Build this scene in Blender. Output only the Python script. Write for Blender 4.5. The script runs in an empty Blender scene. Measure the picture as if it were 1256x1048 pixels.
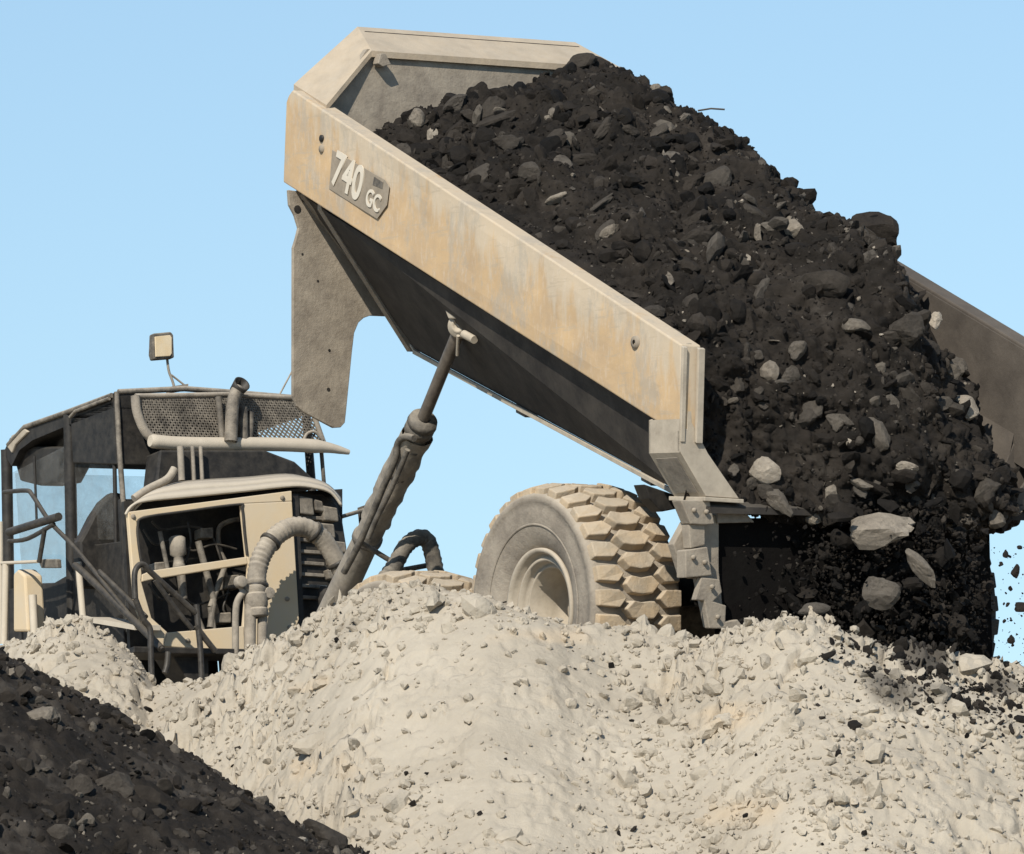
import bpy, bmesh, math, random
import numpy as np
from mathutils import Vector
from mathutils.bvhtree import BVHTree

rnd = random.Random(7)
rng = np.random.default_rng(11)
scene = bpy.context.scene
COL = scene.collection
R = math.radians

# ------------------------------------------------------------------ camera and frames
FPX, CX, CY, HOR = 7425.0, 628.0, 524.0, 900.0      # focal length in pixels of the 1256 px frame
PITCH = math.atan((HOR - CY) / FPX)
CAM = np.array([0.0, -45.0, 0.0])
CP, SP = math.cos(PITCH), math.sin(PITCH)


def ray(px, py):
    d = np.array([(px - CX) / FPX, 1.0, -(py - CY) / FPX])
    return np.array([d[0], d[1] * CP - d[2] * SP, d[1] * SP + d[2] * CP])


def atdepth(px, py, y):
    d = ray(px, py)
    return CAM + d * ((y - CAM[1]) / d[1])


class Frame:
    """x forward, y left, z up of a machine standing at o, heading a, pitched p"""
    def __init__(s, o, a, p):
        a, p = R(a), R(p)
        f = np.array([-math.cos(a), math.sin(a), 0.0]); z = np.array([0, 0, 1.0])
        s.l = np.array([-math.sin(a), -math.cos(a), 0.0]); s.o = np.array(o, float)
        s.f = math.cos(p) * f + math.sin(p) * z
        s.u = math.cos(p) * z - math.sin(p) * f

    def w(s, x, y, z):
        return s.o + x * s.f + y * s.l + z * s.u

    def loc(s, P):
        q = np.asarray(P) - s.o
        return np.array([q @ s.f, q @ s.l, q @ s.u])

    def on(s, px, py, ax, v):
        n = (s.f, s.l, s.u)[ax]; d = ray(px, py)
        return CAM + d * ((v - (CAM - s.o) @ n) / (d @ n))


T = Frame([1.604, 0.911, 0.0], 58, 0)               # truck chassis
B = Frame([1.604, 0.911, 0.0], 58, 22.7)            # tipped body
K = Frame(T.w(8.0, 0.0, 1.0), 58, -9)               # tractor unit, nose down

# ------------------------------------------------------------------ noise
def _hash(ix, iy, iz, seed):
    h = (ix.astype(np.int64) * 374761393 + iy.astype(np.int64) * 668265263 + iz.astype(np.int64) * 2147483647 + seed * 974634777) & 0xFFFFFFFF
    h = ((h ^ (h >> 13)) * 1274126177) & 0xFFFFFFFF
    h = ((h ^ (h >> 16)) * 2246822519) & 0xFFFFFFFF
    return ((h ^ (h >> 15)) & 0xFFFF) / 65535.0


def vnoise(P, seed=0):
    P = np.asarray(P, float); i = np.floor(P); f = P - i; f = f * f * f * (f * (f * 6 - 15) + 10)
    i = i.astype(np.int64); out = 0
    for dx in (0, 1):
        wx = f[:, 0] if dx else 1 - f[:, 0]
        for dy in (0, 1):
            wy = f[:, 1] if dy else 1 - f[:, 1]
            for dz in (0, 1):
                wz = f[:, 2] if dz else 1 - f[:, 2]
                out = out + wx * wy * wz * _hash(i[:, 0] + dx, i[:, 1] + dy, i[:, 2] + dz, seed)
    return out * 2 - 1


def fbm(P, scale, octs=4, seed=0, gain=0.5):
    P = np.asarray(P, float) * scale; s = 0; a = 1
    for k in range(octs):
        s = s + a * vnoise(P * (2.03 ** k) + 17.3 * k, seed + k); a *= gain
    return s


def sstep(a, b, x):
    t = np.clip((x - a) / (b - a), 0, 1)
    return t * t * (3 - 2 * t)


# ------------------------------------------------------------------ materials
def newmat(name):
    m = bpy.data.materials.new(name); m.use_nodes = True
    nt = m.node_tree; nt.nodes.clear()
    out = nt.nodes.new('ShaderNodeOutputMaterial'); b = nt.nodes.new('ShaderNodeBsdfPrincipled')
    nt.links.new(b.outputs[0], out.inputs[0])
    return m, nt, b


def N(nt, t, **kw):
    n = nt.nodes.new(t)
    for k, v in kw.items():
        setattr(n, k, v)
    return n


def noise_node(nt, scale, detail=6, rough=0.6, vec=None, stretch=None):
    n = N(nt, 'ShaderNodeTexNoise'); n.inputs['Scale'].default_value = scale
    n.inputs['Detail'].default_value = detail; n.inputs['Roughness'].default_value = rough
    tc = N(nt, 'ShaderNodeTexCoord'); src = tc.outputs['Object']
    if stretch:
        mp = N(nt, 'ShaderNodeMapping'); mp.inputs['Scale'].default_value = stretch
        nt.links.new(src, mp.inputs[0]); src = mp.outputs[0]
    nt.links.new(src, n.inputs['Vector'])
    return n.outputs['Fac']


def ramp(nt, fac, stops):
    r = N(nt, 'ShaderNodeValToRGB'); e = r.color_ramp.elements
    while len(e) > 1:
        e.remove(e[-1])
    e[0].position = stops[0][0]; e[0].color = stops[0][1]
    for p, c in stops[1:]:
        x = e.new(p); x.color = c
    nt.links.new(fac, r.inputs[0])
    return r.outputs[0]


def g(v):
    return (v, v, v, 1)


def c4(c):
    return (c[0], c[1], c[2], 1)


def mix(nt, fac, a, b):
    m = N(nt, 'ShaderNodeMix', data_type='RGBA')
    for sock, v in ((m.inputs['Factor'], fac), (m.inputs['A'], a), (m.inputs['B'], b)):
        if isinstance(v, (tuple, float)):
            sock.default_value = v
        else:
            nt.links.new(v, sock)
    return m.outputs['Result']


def mathn(nt, op, a, b=0.0):
    m = N(nt, 'ShaderNodeMath', operation=op, use_clamp=(op != 'SUBTRACT'))
    for s, v in ((m.inputs[0], a), (m.inputs[1], b)):
        if isinstance(v, (int, float)):
            s.default_value = v
        else:
            nt.links.new(v, s)
    return m.outputs[0]


def bump(nt, b, h, strength, dist):
    n = N(nt, 'ShaderNodeBump'); n.inputs['Strength'].default_value = strength; n.inputs['Distance'].default_value = dist
    nt.links.new(h, n.inputs['Height']); nt.links.new(n.outputs[0], b.inputs['Normal'])


DUST = (0.47, 0.405, 0.315)


def dusty(name, c1, c2, scale=4.0, rough=0.75, metal=0.0, dust=0.5, bumpy=0.15, bs=30.0, spec=0.3, dustc=DUST):
    """a painted or bare surface with two-tone wear, plus dust lying thicker on what faces up"""
    m, nt, b = newmat(name)
    base = mix(nt, ramp(nt, noise_node(nt, scale, 8, 0.65), [(0.35, g(0)), (0.65, g(1))]), c4(c1), c4(c2))
    geo = N(nt, 'ShaderNodeNewGeometry'); sep = N(nt, 'ShaderNodeSeparateXYZ'); nt.links.new(geo.outputs['Normal'], sep.inputs[0])
    up = ramp(nt, sep.outputs['Z'], [(0.2, g(0)), (0.85, g(1))])
    dn = ramp(nt, noise_node(nt, scale * 1.7, 8, 0.7), [(0.38, g(0)), (0.68, g(1))])
    amt = mathn(nt, 'ADD', mathn(nt, 'MULTIPLY', up, 0.75 * min(1.0, dust * 1.5)), mathn(nt, 'MULTIPLY', dn, dust))
    nt.links.new(mix(nt, amt, base, c4(dustc)), b.inputs['Base Color'])
    b.inputs['Roughness'].default_value = rough; b.inputs['Metallic'].default_value = metal
    b.inputs['Specular IOR Level'].default_value = spec
    bump(nt, b, noise_node(nt, bs, 6, 0.7), bumpy, 0.02)
    return m


def soil_mat():
    m, nt, b = newmat('pale_dusty_soil')
    n1 = noise_node(nt, 0.9, 8, 0.62); n2 = noise_node(nt, 9.0, 6, 0.7)
    col = mix(nt, ramp(nt, n1, [(0.34, g(0)), (0.66, g(1))]), c4((0.45, 0.395, 0.312)), c4((0.355, 0.308, 0.24)))
    col = mix(nt, ramp(nt, n2, [(0.55, g(0)), (0.75, g(0.4))]), col, c4((0.51, 0.45, 0.36)))
    tan = ramp(nt, noise_node(nt, 0.75, 3, 0.5, stretch=(1, 1, 3)), [(0.62, g(0)), (0.72, g(0.4))])
    col = mix(nt, tan, col, c4((0.55, 0.41, 0.255)))
    at = N(nt, 'ShaderNodeAttribute', attribute_name='dark')
    col = mix(nt, at.outputs['Fac'], col, c4((0.05, 0.044, 0.038)))
    nt.links.new(col, b.inputs['Base Color']); b.inputs['Roughness'].default_value = 0.95; b.inputs['Specular IOR Level'].default_value = 0.1
    bump(nt, b, noise_node(nt, 24.0, 8, 0.7), 0.55, 0.03)
    return m


def rubble_mat():
    m, nt, b = newmat('dark_rubble')
    at = N(nt, 'ShaderNodeAttribute', attribute_name='tone')
    col = ramp(nt, at.outputs['Fac'], [(0.0, c4((0.010, 0.0090, 0.0080))), (0.3, c4((0.036, 0.0295, 0.0235))), (0.55, c4((0.105, 0.091, 0.075))),
                                       (0.8, c4((0.27, 0.23, 0.18))), (1.0, c4((0.52, 0.45, 0.36)))])
    k = ramp(nt, noise_node(nt, 7.0, 8, 0.7), [(0.3, g(0.55)), (0.7, g(1.25))])
    mm = N(nt, 'ShaderNodeMix', data_type='RGBA', blend_type='MULTIPLY'); mm.inputs['Factor'].default_value = 1
    nt.links.new(col, mm.inputs['A']); nt.links.new(k, mm.inputs['B'])
    dirt = ramp(nt, noise_node(nt, 16.0, 6, 0.7), [(0.5, g(0)), (0.72, g(0.6))])
    nt.links.new(mix(nt, dirt, mm.outputs['Result'], c4((0.023, 0.0188, 0.0150))), b.inputs['Base Color'])
    b.inputs['Roughness'].default_value = 0.9; b.inputs['Specular IOR Level'].default_value = 0.15
    bump(nt, b, noise_node(nt, 30.0, 10, 0.8), 0.7, 0.04)
    return m


def panel_mat():
    m, nt, b = newmat('weathered_yellow_panel')
    at = N(nt, 'ShaderNodeAttribute', attribute_name='rise')          # 0 at the panel's lower edge, 1 at its rim
    paint = mix(nt, ramp(nt, noise_node(nt, 3.0, 6, 0.6), [(0.35, g(0)), (0.65, g(1))]), c4((0.52, 0.365, 0.205)), c4((0.43, 0.31, 0.19)))
    streak = noise_node(nt, 7.0, 5, 0.6, stretch=(1, 1, 0.16))
    big = noise_node(nt, 1.2, 4, 0.55, stretch=(1, 1, 0.5))
    s = mathn(nt, 'ADD', mathn(nt, 'MULTIPLY', streak, 0.62), mathn(nt, 'MULTIPLY', big, 0.55))
    s = mathn(nt, 'ADD', s, mathn(nt, 'MULTIPLY', at.outputs['Fac'], 0.34))
    amt = ramp(nt, s, [(0.77, g(0)), (0.87, g(0.75))])
    scr = ramp(nt, noise_node(nt, 11.0, 4, 0.6, stretch=(0.25, 0.25, 2.6)), [(0.60, g(0)), (0.64, g(0.5))])
    col = mix(nt, amt, paint, c4((0.50, 0.425, 0.32)))
    grey = ramp(nt, noise_node(nt, 3.1, 9, 0.8, stretch=(1, 1, 0.45)), [(0.50, g(0)), (0.585, g(0.6))])
    col = mix(nt, grey, col, c4((0.36, 0.32, 0.26)))
    fine = ramp(nt, noise_node(nt, 26.0, 6, 0.75, stretch=(1, 1, 0.3)), [(0.52, g(0)), (0.66, g(0.4))])
    col = mix(nt, fine, col, c4((0.55, 0.47, 0.37)))
    col = mix(nt, scr, col, c4((0.40, 0.33, 0.24)))
    nt.links.new(col, b.inputs['Base Color']); b.inputs['Roughness'].default_value = 0.8; b.inputs['Specular IOR Level'].default_value = 0.2
    bump(nt, b, noise_node(nt, 12.0, 6, 0.7), 0.15, 0.02)
    return m


def glass_mat():
    m = bpy.data.materials.new('dusty_glass'); m.use_nodes = True; nt = m.node_tree; nt.nodes.clear()
    out = N(nt, 'ShaderNodeOutputMaterial'); tr = N(nt, 'ShaderNodeBsdfTransparent'); tr.inputs[0].default_value = (0.93, 0.94, 0.94, 1)
    d = N(nt, 'ShaderNodeBsdfPrincipled'); d.inputs['Base Color'].default_value = (0.3, 0.28, 0.25, 1); d.inputs['Roughness'].default_value = 0.25
    mx = N(nt, 'ShaderNodeMixShader')
    nt.links.new(ramp(nt, noise_node(nt, 5, 6, 0.7), [(0.3, g(0.02)), (0.8, g(0.20))]), mx.inputs[0])
    nt.links.new(tr.outputs[0], mx.inputs[1]); nt.links.new(d.outputs[0], mx.inputs[2]); nt.links.new(mx.outputs[0], out.inputs[0])
    return m


M = {
    'soil': soil_mat(), 'rubble': rubble_mat(), 'panel': panel_mat(), 'glass': glass_mat(),
    'yellow': dusty('dusty_yellow_paint', (0.60, 0.46, 0.28), (0.56, 0.45, 0.30), 2.5, 0.75, 0, 0.5, 0.1, dustc=(0.55, 0.47, 0.36)),
    'steel': dusty('dirty_body_steel', (0.19, 0.158, 0.122), (0.32, 0.27, 0.205), 5.0, 0.85, 0, 0.38, 0.4, 28, dustc=(0.40, 0.345, 0.27)),
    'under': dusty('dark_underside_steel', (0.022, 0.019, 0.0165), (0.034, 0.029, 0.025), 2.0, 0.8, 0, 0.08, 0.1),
    'rim_steel': dusty('pale_dusted_steel', (0.42, 0.36, 0.275), (0.30, 0.255, 0.195), 5.0, 0.85, 0, 0.5, 0.15),
    'canopy': dusty('tan_dusted_plate', (0.31, 0.25, 0.18), (0.44, 0.345, 0.235), 4.0, 0.85, 0, 0.3, 0.25, 22),
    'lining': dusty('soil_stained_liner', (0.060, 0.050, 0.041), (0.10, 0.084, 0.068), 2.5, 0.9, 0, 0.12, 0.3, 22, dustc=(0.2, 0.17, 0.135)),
    'rail': dusty('worn_black_rail', (0.016, 0.014, 0.0125), (0.035, 0.031, 0.026), 9.0, 0.5, 0, 0.09, 0.1),
    'black': dusty('black_paint', (0.012, 0.011, 0.010), (0.022, 0.020, 0.018), 6.0, 0.55, 0, 0.06, 0.1),
    'dull': dusty('dusty_black_metal', (0.045, 0.040, 0.035), (0.10, 0.088, 0.072), 7.0, 0.7, 0, 0.3, 0.3),
    'grime': dusty('grimy_grey_metal', (0.16, 0.14, 0.115), (0.26, 0.225, 0.18), 5.0, 0.75, 0, 0.45, 0.3),
    'tyre': dusty('dusty_rubber', (0.17, 0.143, 0.113), (0.29, 0.245, 0.19), 3.0, 0.9, 0, 0.42, 0.5, 26),
    'tread': dusty('caked_tread_rubber', (0.30, 0.245, 0.175), (0.49, 0.36, 0.22), 4.5, 0.92, 0, 0.4, 0.5, 30),
    'rubber': dusty('black_rubber', (0.02, 0.018, 0.016), (0.035, 0.031, 0.027), 5.0, 0.8, 0, 0.08, 0.2),
    'hose': dusty('dusty_hose', (0.15, 0.13, 0.105), (0.29, 0.25, 0.20), 7.0, 0.85, 0, 0.42, 0.4),
    'chrome': dusty('dirty_piston_steel', (0.10, 0.085, 0.07), (0.16, 0.135, 0.11), 8.0, 0.4, 0.3, 0.15, 0.1),
    'pale': dusty('pale_dusted_metal', (0.55, 0.48, 0.38), (0.48, 0.42, 0.33), 6.0, 0.8, 0, 0.5, 0.1),
    'letter': dusty('cream_lettering', (0.62, 0.56, 0.46), (0.58, 0.52, 0.42), 6.0, 0.8, 0, 0.3, 0.05),
    'badge': dusty('worn_grey_badge', (0.21, 0.175, 0.13), (0.29, 0.24, 0.18), 7.0, 0.8, 0, 0.2, 0.1),
    'dust_dark': dusty('half_dusted_machinery', (0.05, 0.044, 0.037), (0.15, 0.13, 0.105), 6.0, 0.7, 0, 0.42, 0.3),
    'underbody_shade': dusty('underbody_shade_black', (0.007, 0.006, 0.0055), (0.010, 0.009, 0.008), 5.0, 0.95, 0, 0.0, 0.5, 12, 0.05),  # black that paints the deep shade under the tail
    'shaded_rubber': dusty('shade_dark_rubber', (0.020, 0.018, 0.016), (0.045, 0.040, 0.035), 5.0, 0.9, 0, 0.05, 0.4, 26),  # darker copy of the tyre rubber, with the load's shade in its colour
    'lens': dusty('frosted_lamp_lens', (0.66, 0.54, 0.36), (0.62, 0.48, 0.29), 9.0, 0.35, 0, 0.25, 0.05),
    'wood': dusty('dark_stick', (0.03, 0.025, 0.02), (0.05, 0.042, 0.034), 9.0, 0.9, 0, 0.05, 0.1),
}

# ------------------------------------------------------------------ mesh helpers
class MB:
    def __init__(s):
        s.v, s.f, s.sm, s.pc, s.k = [], [], [], [], 0

    def add(s, vs, fs, smooth=False):
        o = len(s.v); s.v += [tuple(map(float, p)) for p in vs]
        s.f += [tuple(i + o for i in f) for f in fs]; s.sm += [smooth] * len(fs); s.pc += [s.k] * len(fs)
        return s

    def prism(s, pts, vec):
        """a flat outline given thickness along vec"""
        s.k += 1
        pts = [np.asarray(p, float) for p in pts]; n = len(pts); vec = np.asarray(vec, float)
        vs = pts + [p + vec for p in pts]
        fs = [tuple(range(n))[::-1], tuple(range(n, 2 * n))] + [(i, (i + 1) % n, n + (i + 1) % n, n + i) for i in range(n)]
        return s.add(vs, fs)

    def loft(s, a, b, close=False):
        n = len(a)
        return s.add(list(a) + list(b), [(i, i + 1, n + i + 1, n + i) for i in range(n - 1)] + ([(n - 1, 0, n, 2 * n - 1)] if close else []))

    def boxf(s, fr, x0, x1, y0, y1, z0, z1):
        return s.prism([fr.w(x0, y0, z0), fr.w(x0, y1, z0), fr.w(x0, y1, z1), fr.w(x0, y0, z1)], fr.f * (x1 - x0))

    def tube(s, pts, r, n=10, ridge=0.0, every=0.05, closed_ends=True):
        """a round bar swept along smooth points; ridge > 0 gives it corrugations"""
        s.k += 1
        P = [np.asarray(p, float) for p in pts]
        rad = r if isinstance(r, (list, tuple)) else [r] * len(P)
        if ridge:
            Q, RR, acc = [P[0]], [rad[0]], 0
            for i in range(len(P) - 1):
                L = np.linalg.norm(P[i + 1] - P[i]); m = max(1, int(L / (every / 4)))
                for k in range(1, m + 1):
                    Q.append(P[i] + (P[i + 1] - P[i]) * k / m)
                    acc += L / m
                    RR.append((rad[i] + (rad[i + 1] - rad[i]) * k / m) + ridge * math.sin(acc / every * 2 * math.pi))
            P, rad = Q, RR
        rings = []; ref = None
        for i, p in enumerate(P):
            t = P[min(i + 1, len(P) - 1)] - P[max(i - 1, 0)]; t = t / (np.linalg.norm(t) + 1e-9)
            if ref is None:
                ref = np.cross(t, [0.3, 0.2, 1]);
            a = ref - t * (ref @ t); a = a / (np.linalg.norm(a) + 1e-9); ref = a; b = np.cross(t, a)
            rings.append([p + rad[i] * (math.cos(2 * math.pi * k / n) * a + math.sin(2 * math.pi * k / n) * b) for k in range(n)])
        vs = [q for ring in rings for q in ring]
        fs = [(i * n + k, i * n + (k + 1) % n, (i + 1) * n + (k + 1) % n, (i + 1) * n + k) for i in range(len(P) - 1) for k in range(n)]
        s.add(vs, fs, True)
        if closed_ends:
            s.add(rings[0], [tuple(range(n))[::-1]]); s.add(rings[-1], [tuple(range(n))])
        return s

    def lathe(s, prof, o, ax, n=64, ang=(0, 2 * math.pi), smooth=True):
        """prof: (radius, offset along ax)"""
        s.k += 1
        ax = np.asarray(ax, float); a = np.cross(ax, [0, 0, 1.0]); a = a / np.linalg.norm(a); b = np.cross(ax, a)
        full = abs(ang[1] - ang[0] - 2 * math.pi) < 1e-6; m = n if full else n + 1; k = len(prof)
        vs = []
        for i in range(m):
            t = ang[0] + (ang[1] - ang[0]) * i / n; d = math.cos(t) * a + math.sin(t) * b
            vs += [np.asarray(o) + r * d + y * ax for r, y in prof]
        fs = [(i * k + j, i * k + j + 1, ((i + 1) % m) * k + j + 1, ((i + 1) % m) * k + j) for i in range(n) for j in range(k - 1)]
        return s.add(vs, fs, smooth)

    def build_each(s, name, *a, **kw):
        """every bar, plate or knob of the set as an object of its own"""
        out = []
        for k in sorted(set(s.pc)):
            m = MB(); fs = [f for f, c in zip(s.f, s.pc) if c == k]; ids = sorted({i for f in fs for i in f}); mp = {i: n for n, i in enumerate(ids)}
            m.add([s.v[i] for i in ids], [tuple(mp[i] for i in f) for f in fs]); m.sm = [q for q, c in zip(s.sm, s.pc) if c == k]
            out.append(m.build(name, *a, **kw))
        return out

    def build(s, name, mat, parent=None, bevel=0.0, origin=None, attr=None, recalc=True):
        o0 = np.array(ORIGIN if origin is None else origin, float)
        me = bpy.data.meshes.new(name); me.from_pydata([tuple(np.array(p) - o0) for p in s.v], [], s.f)
        me.polygons.foreach_set('use_smooth', s.sm)
        if recalc:
            bm = bmesh.new(); bm.from_mesh(me); bmesh.ops.recalc_face_normals(bm, faces=bm.faces); bm.to_mesh(me); bm.free()
        if attr:
            for k, vals in attr.items():
                a = me.attributes.new(k, 'FLOAT', 'POINT'); a.data.foreach_set('value', np.asarray(vals, np.float32))
        me.materials.append(mat)
        o = bpy.data.objects.new(name, me); COL.objects.link(o)
        if parent is not None:
            o.parent = parent
        else:
            o.location = o0
        if bevel:
            b = o.modifiers.new('edges', 'BEVEL'); b.width = bevel; b.segments = 2; b.limit_method = 'ANGLE'; b.angle_limit = R(40)
        return o


def smooth_path(pts, m=8):
    P = [np.asarray(p, float) for p in pts]; out = []
    for i in range(len(P) - 1):
        p0, p1, p2, p3 = P[max(i - 1, 0)], P[i], P[i + 1], P[min(i + 2, len(P) - 1)]
        for k in range(m):
            t = k / m
            out.append(0.5 * ((2 * p1) + (p2 - p0) * t + (2 * p0 - 5 * p1 + 4 * p2 - p3) * t * t + (3 * p1 - p0 - 3 * p2 + p3) * t ** 3))
    out.append(P[-1]); return out


def mesh_np(name, V, F, mat, attr=None, smooth=False, loc=(0, 0, 0)):
    V = np.asarray(V, np.float32); F = np.asarray(F, np.int32)
    me = bpy.data.meshes.new(name); n, k = F.shape
    me.vertices.add(len(V)); me.vertices.foreach_set('co', V.ravel())
    me.loops.add(n * k); me.loops.foreach_set('vertex_index', F.ravel())
    me.polygons.add(n); me.polygons.foreach_set('loop_start', np.arange(0, n * k, k, dtype=np.int32))
    me.polygons.foreach_set('use_smooth', np.full(n, smooth))
    me.update(calc_edges=True); me.validate()
    if attr:
        for a, vals in attr.items():
            x = me.attributes.new(a, 'FLOAT', 'POINT'); x.data.foreach_set('value', np.asarray(vals, np.float32))
    me.materials.append(mat)
    o = bpy.data.objects.new(name, me); COL.objects.link(o); o.location = loc
    return o


def tag(o, label=None, cat=None, group=None, kind=None):
    for k, v in (('label', label), ('category', cat), ('group', group), ('kind', kind)):
        if v:
            o[k] = v
    return o


def empty(name, loc, parent=None):
    o = bpy.data.objects.new(name, None); COL.objects.link(o); o.location = tuple(loc); o.empty_display_size = 0.2
    if parent is not None:
        o.parent = parent
    return o


ORIGIN = T.o.copy()

# ------------------------------------------------------------------ camera, light, sky
cam_d = bpy.data.cameras.new('camera'); cam = bpy.data.objects.new('camera', cam_d); COL.objects.link(cam)
cam.location = tuple(CAM); cam.rotation_euler = (math.pi / 2 + PITCH, 0, 0)
cam_d.sensor_fit = 'HORIZONTAL'; cam_d.sensor_width = 36; cam_d.lens = 36 * FPX / 1256; cam_d.clip_start = 0.5; cam_d.clip_end = 20000
scene.camera = cam

SUN = np.array([-0.27, -0.72, 0.64]); SUN /= np.linalg.norm(SUN)
EL = math.asin(SUN[2]); AZ = math.atan2(SUN[0], SUN[1])
sd = bpy.data.lights.new('sun', 'SUN'); sd.energy = 4.5; sd.angle = R(0.5); sd.color = (1.0, 0.945, 0.85)
so = bpy.data.objects.new('sun', sd); COL.objects.link(so); so.location = (-10, -30, 25)
so.rotation_euler = Vector(tuple(-SUN)).to_track_quat('-Z', 'Y').to_euler()

w = bpy.data.worlds.new('World'); scene.world = w; w.use_nodes = True; nt = w.node_tree; nt.nodes.clear()
sky = N(nt, 'ShaderNodeTexSky', sky_type='NISHITA', sun_disc=False, sun_elevation=EL, sun_rotation=AZ)
sky.altitude = 1200; sky.air_density = 1.0; sky.dust_density = 0.3; sky.ozone_density = 3.0
bg = N(nt, 'ShaderNodeBackground'); bg.inputs['Strength'].default_value = 0.112
wo = N(nt, 'ShaderNodeOutputWorld')
tc = N(nt, 'ShaderNodeTexCoord'); sx = N(nt, 'ShaderNodeSeparateXYZ'); cx_ = N(nt, 'ShaderNodeCombineXYZ'); mz = N(nt, 'ShaderNodeMath', operation='MULTIPLY_ADD')
mz.inputs[1].default_value = 0.46; mz.inputs[2].default_value = 0.088             # clear desert air: no pale band along the horizon
nt.links.new(tc.outputs['Generated'], sx.inputs[0]); nt.links.new(sx.outputs[2], mz.inputs[0])
nt.links.new(sx.outputs[0], cx_.inputs[0]); nt.links.new(sx.outputs[1], cx_.inputs[1]); nt.links.new(mz.outputs[0], cx_.inputs[2])
nv_ = N(nt, 'ShaderNodeVectorMath', operation='NORMALIZE'); nt.links.new(cx_.outputs[0], nv_.inputs[0]); nt.links.new(nv_.outputs[0], sky.inputs[0])
tint = N(nt, 'ShaderNodeMix', data_type='RGBA', blend_type='MULTIPLY'); tint.inputs['Factor'].default_value = 1; tint.inputs['B'].default_value = (1.0, 1.0, 0.925, 1)
nt.links.new(sky.outputs[0], tint.inputs['A']); nt.links.new(tint.outputs['Result'], bg.inputs[0]); nt.links.new(bg.outputs[0], wo.inputs[0])
vs = scene.view_settings; vs.view_transform = 'Standard'; vs.look = 'None'; vs.exposure = 0.2; vs.gamma = 1; vs.use_curve_mapping = False

# ------------------------------------------------------------------ ground
CR_X = [-400, -60, 0, 35, 75, 100, 135, 165, 188, 215, 250, 300, 340, 385, 405, 430, 470, 520, 570, 600, 625, 660, 700, 760, 840, 900, 960, 1000, 1060, 1140, 1200, 1256, 1400, 2200]
CR_P = [835, 806, 788, 778, 769, 771, 784, 806, 842, 840, 833, 809, 788, 764, 752, 738, 727, 728, 736, 737, 748, 762, 778, 784, 782, 776, 770, 774, 786, 800, 810, 822, 835, 880]
YC_X = [-9, -5, -3.8, -2.8, -2.0, -1.0, 0.0, 0.8, 1.8, 9]
YC_Y = [2.4, 1.5, 0.8, 0.15, -0.4, -1.05, -1.65, -2.05, -2.4, -2.7]
_px = np.array(CR_X, float); _cx = []; _cz = []
for px, py in zip(CR_X, CR_P):
    yc = -1.5
    for _ in range(12):
        X = (px - CX) / FPX * (45 + yc); yc = float(np.interp(X, YC_X, YC_Y))
    p = atdepth(px, py, yc); _cx.append(p[0]); _cz.append(p[2])


def crest(x):
    return np.interp(x, YC_X, YC_Y), np.interp(x, _cx, _cz)


def ground_base(x, y):
    yc, zc = crest(x)
    yc = yc + 0.25 * vnoise(np.stack([x * 0.9, 0 * x, 0 * x], 1), 5)
    d = yc - y                                                     # > 0 in front of the crest
    fore = zc - 0.62 * (np.sqrt(np.maximum(d, 0) ** 2 + 0.12) - math.sqrt(0.12))
    plain = -2.6 + 0.0 * x
    k = 0.5
    fore = k * np.log(np.exp(np.clip(fore / k, -40, 40)) + np.exp(plain / k))
    back = 0.15 + (zc - 0.15) * np.exp(-np.maximum(-d, 0) ** 2 / 1.2)
    back = np.where(y > 5, back * np.exp(-(y - 5) / 8.0), back)
    z = np.where(d > 0, fore, back)
    far = sstep(14, 40, np.abs(x)) + sstep(14, 40, np.abs(y))
    return z * np.clip(1 - far, 0, 1) + np.clip(far, 0, 1) * np.where(y < 0, -2.6, -0.2)


def cells(x, y, size, seed):
    """broken-soil cells: distance to the crack between lumps, and each lump's own height and tilt"""
    u, v = x / size, y / size; iu, iv = np.floor(u).astype(np.int64), np.floor(v).astype(np.int64)
    f1 = np.full(len(x), 9.0); f2 = np.full(len(x), 9.0); h = np.zeros(len(x))
    for a in (-1, 0, 1):
        for b in (-1, 0, 1):
            ca, cb = iu + a, iv + b; z = np.zeros_like(ca)
            dx = u - (ca + _hash(ca, cb, z, seed)); dy = v - (cb + _hash(ca, cb, z + 1, seed))
            d = np.hypot(dx, dy)
            hh = _hash(ca, cb, z + 2, seed) + (_hash(ca, cb, z + 3, seed) - 0.5) * 1.6 * dx + (_hash(ca, cb, z + 4, seed) - 0.6) * 1.8 * dy
            near = d < f1
            f2 = np.where(near, f1, np.minimum(f2, d)); h = np.where(near, hh, h); f1 = np.where(near, d, f1)
    return f2 - f1, h


def lumps(x, y):
    P = np.stack([x, y, 0 * x], 1)
    soft = sstep(0.15, 0.6, fbm(P, 0.55, 2, 40) + 0.35 - 0.6 * np.exp(-(((x + 0.25) / 0.7) ** 2 + ((y + 3.1) / 0.7) ** 2)))
    r = 0.06 * fbm(P, 1.1, 3, 1)
    wx = x + 0.05 * vnoise(P * 6, 77) + 0.02 * vnoise(P * 15, 78); wy = y + 0.05 * vnoise(P * 6 + 40, 79) + 0.02 * vnoise(P * 15 + 9, 80)
    amt = (0.28 + 0.72 * soft) * sstep(-0.55, 0.25, fbm(P, 1.6, 2, 44))
    e, h = cells(wx, wy, 0.21, 3); r = r + amt * sstep(-0.3, 0.3, fbm(P, 1.3, 2, 45)) * sstep(0.0, 0.22, e) * (0.03 + 0.085 * h * h)
    e, h = cells(wx * 1.02 + 5, wy, 0.088, 4); r = r + amt * sstep(0.0, 0.25, e) * (0.010 + 0.062 * h * h)
    r = r + (0.35 + 0.65 * soft) * (0.016 * fbm(P, 13, 3, 30))
    pit = sstep(0.48, 0.72, fbm(P + 0.05 * vnoise(P * 9, 56)[:, None], 4.6, 3, 55))
    return r - 0.17 * (0.12 + 0.88 * soft) * pit


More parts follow.
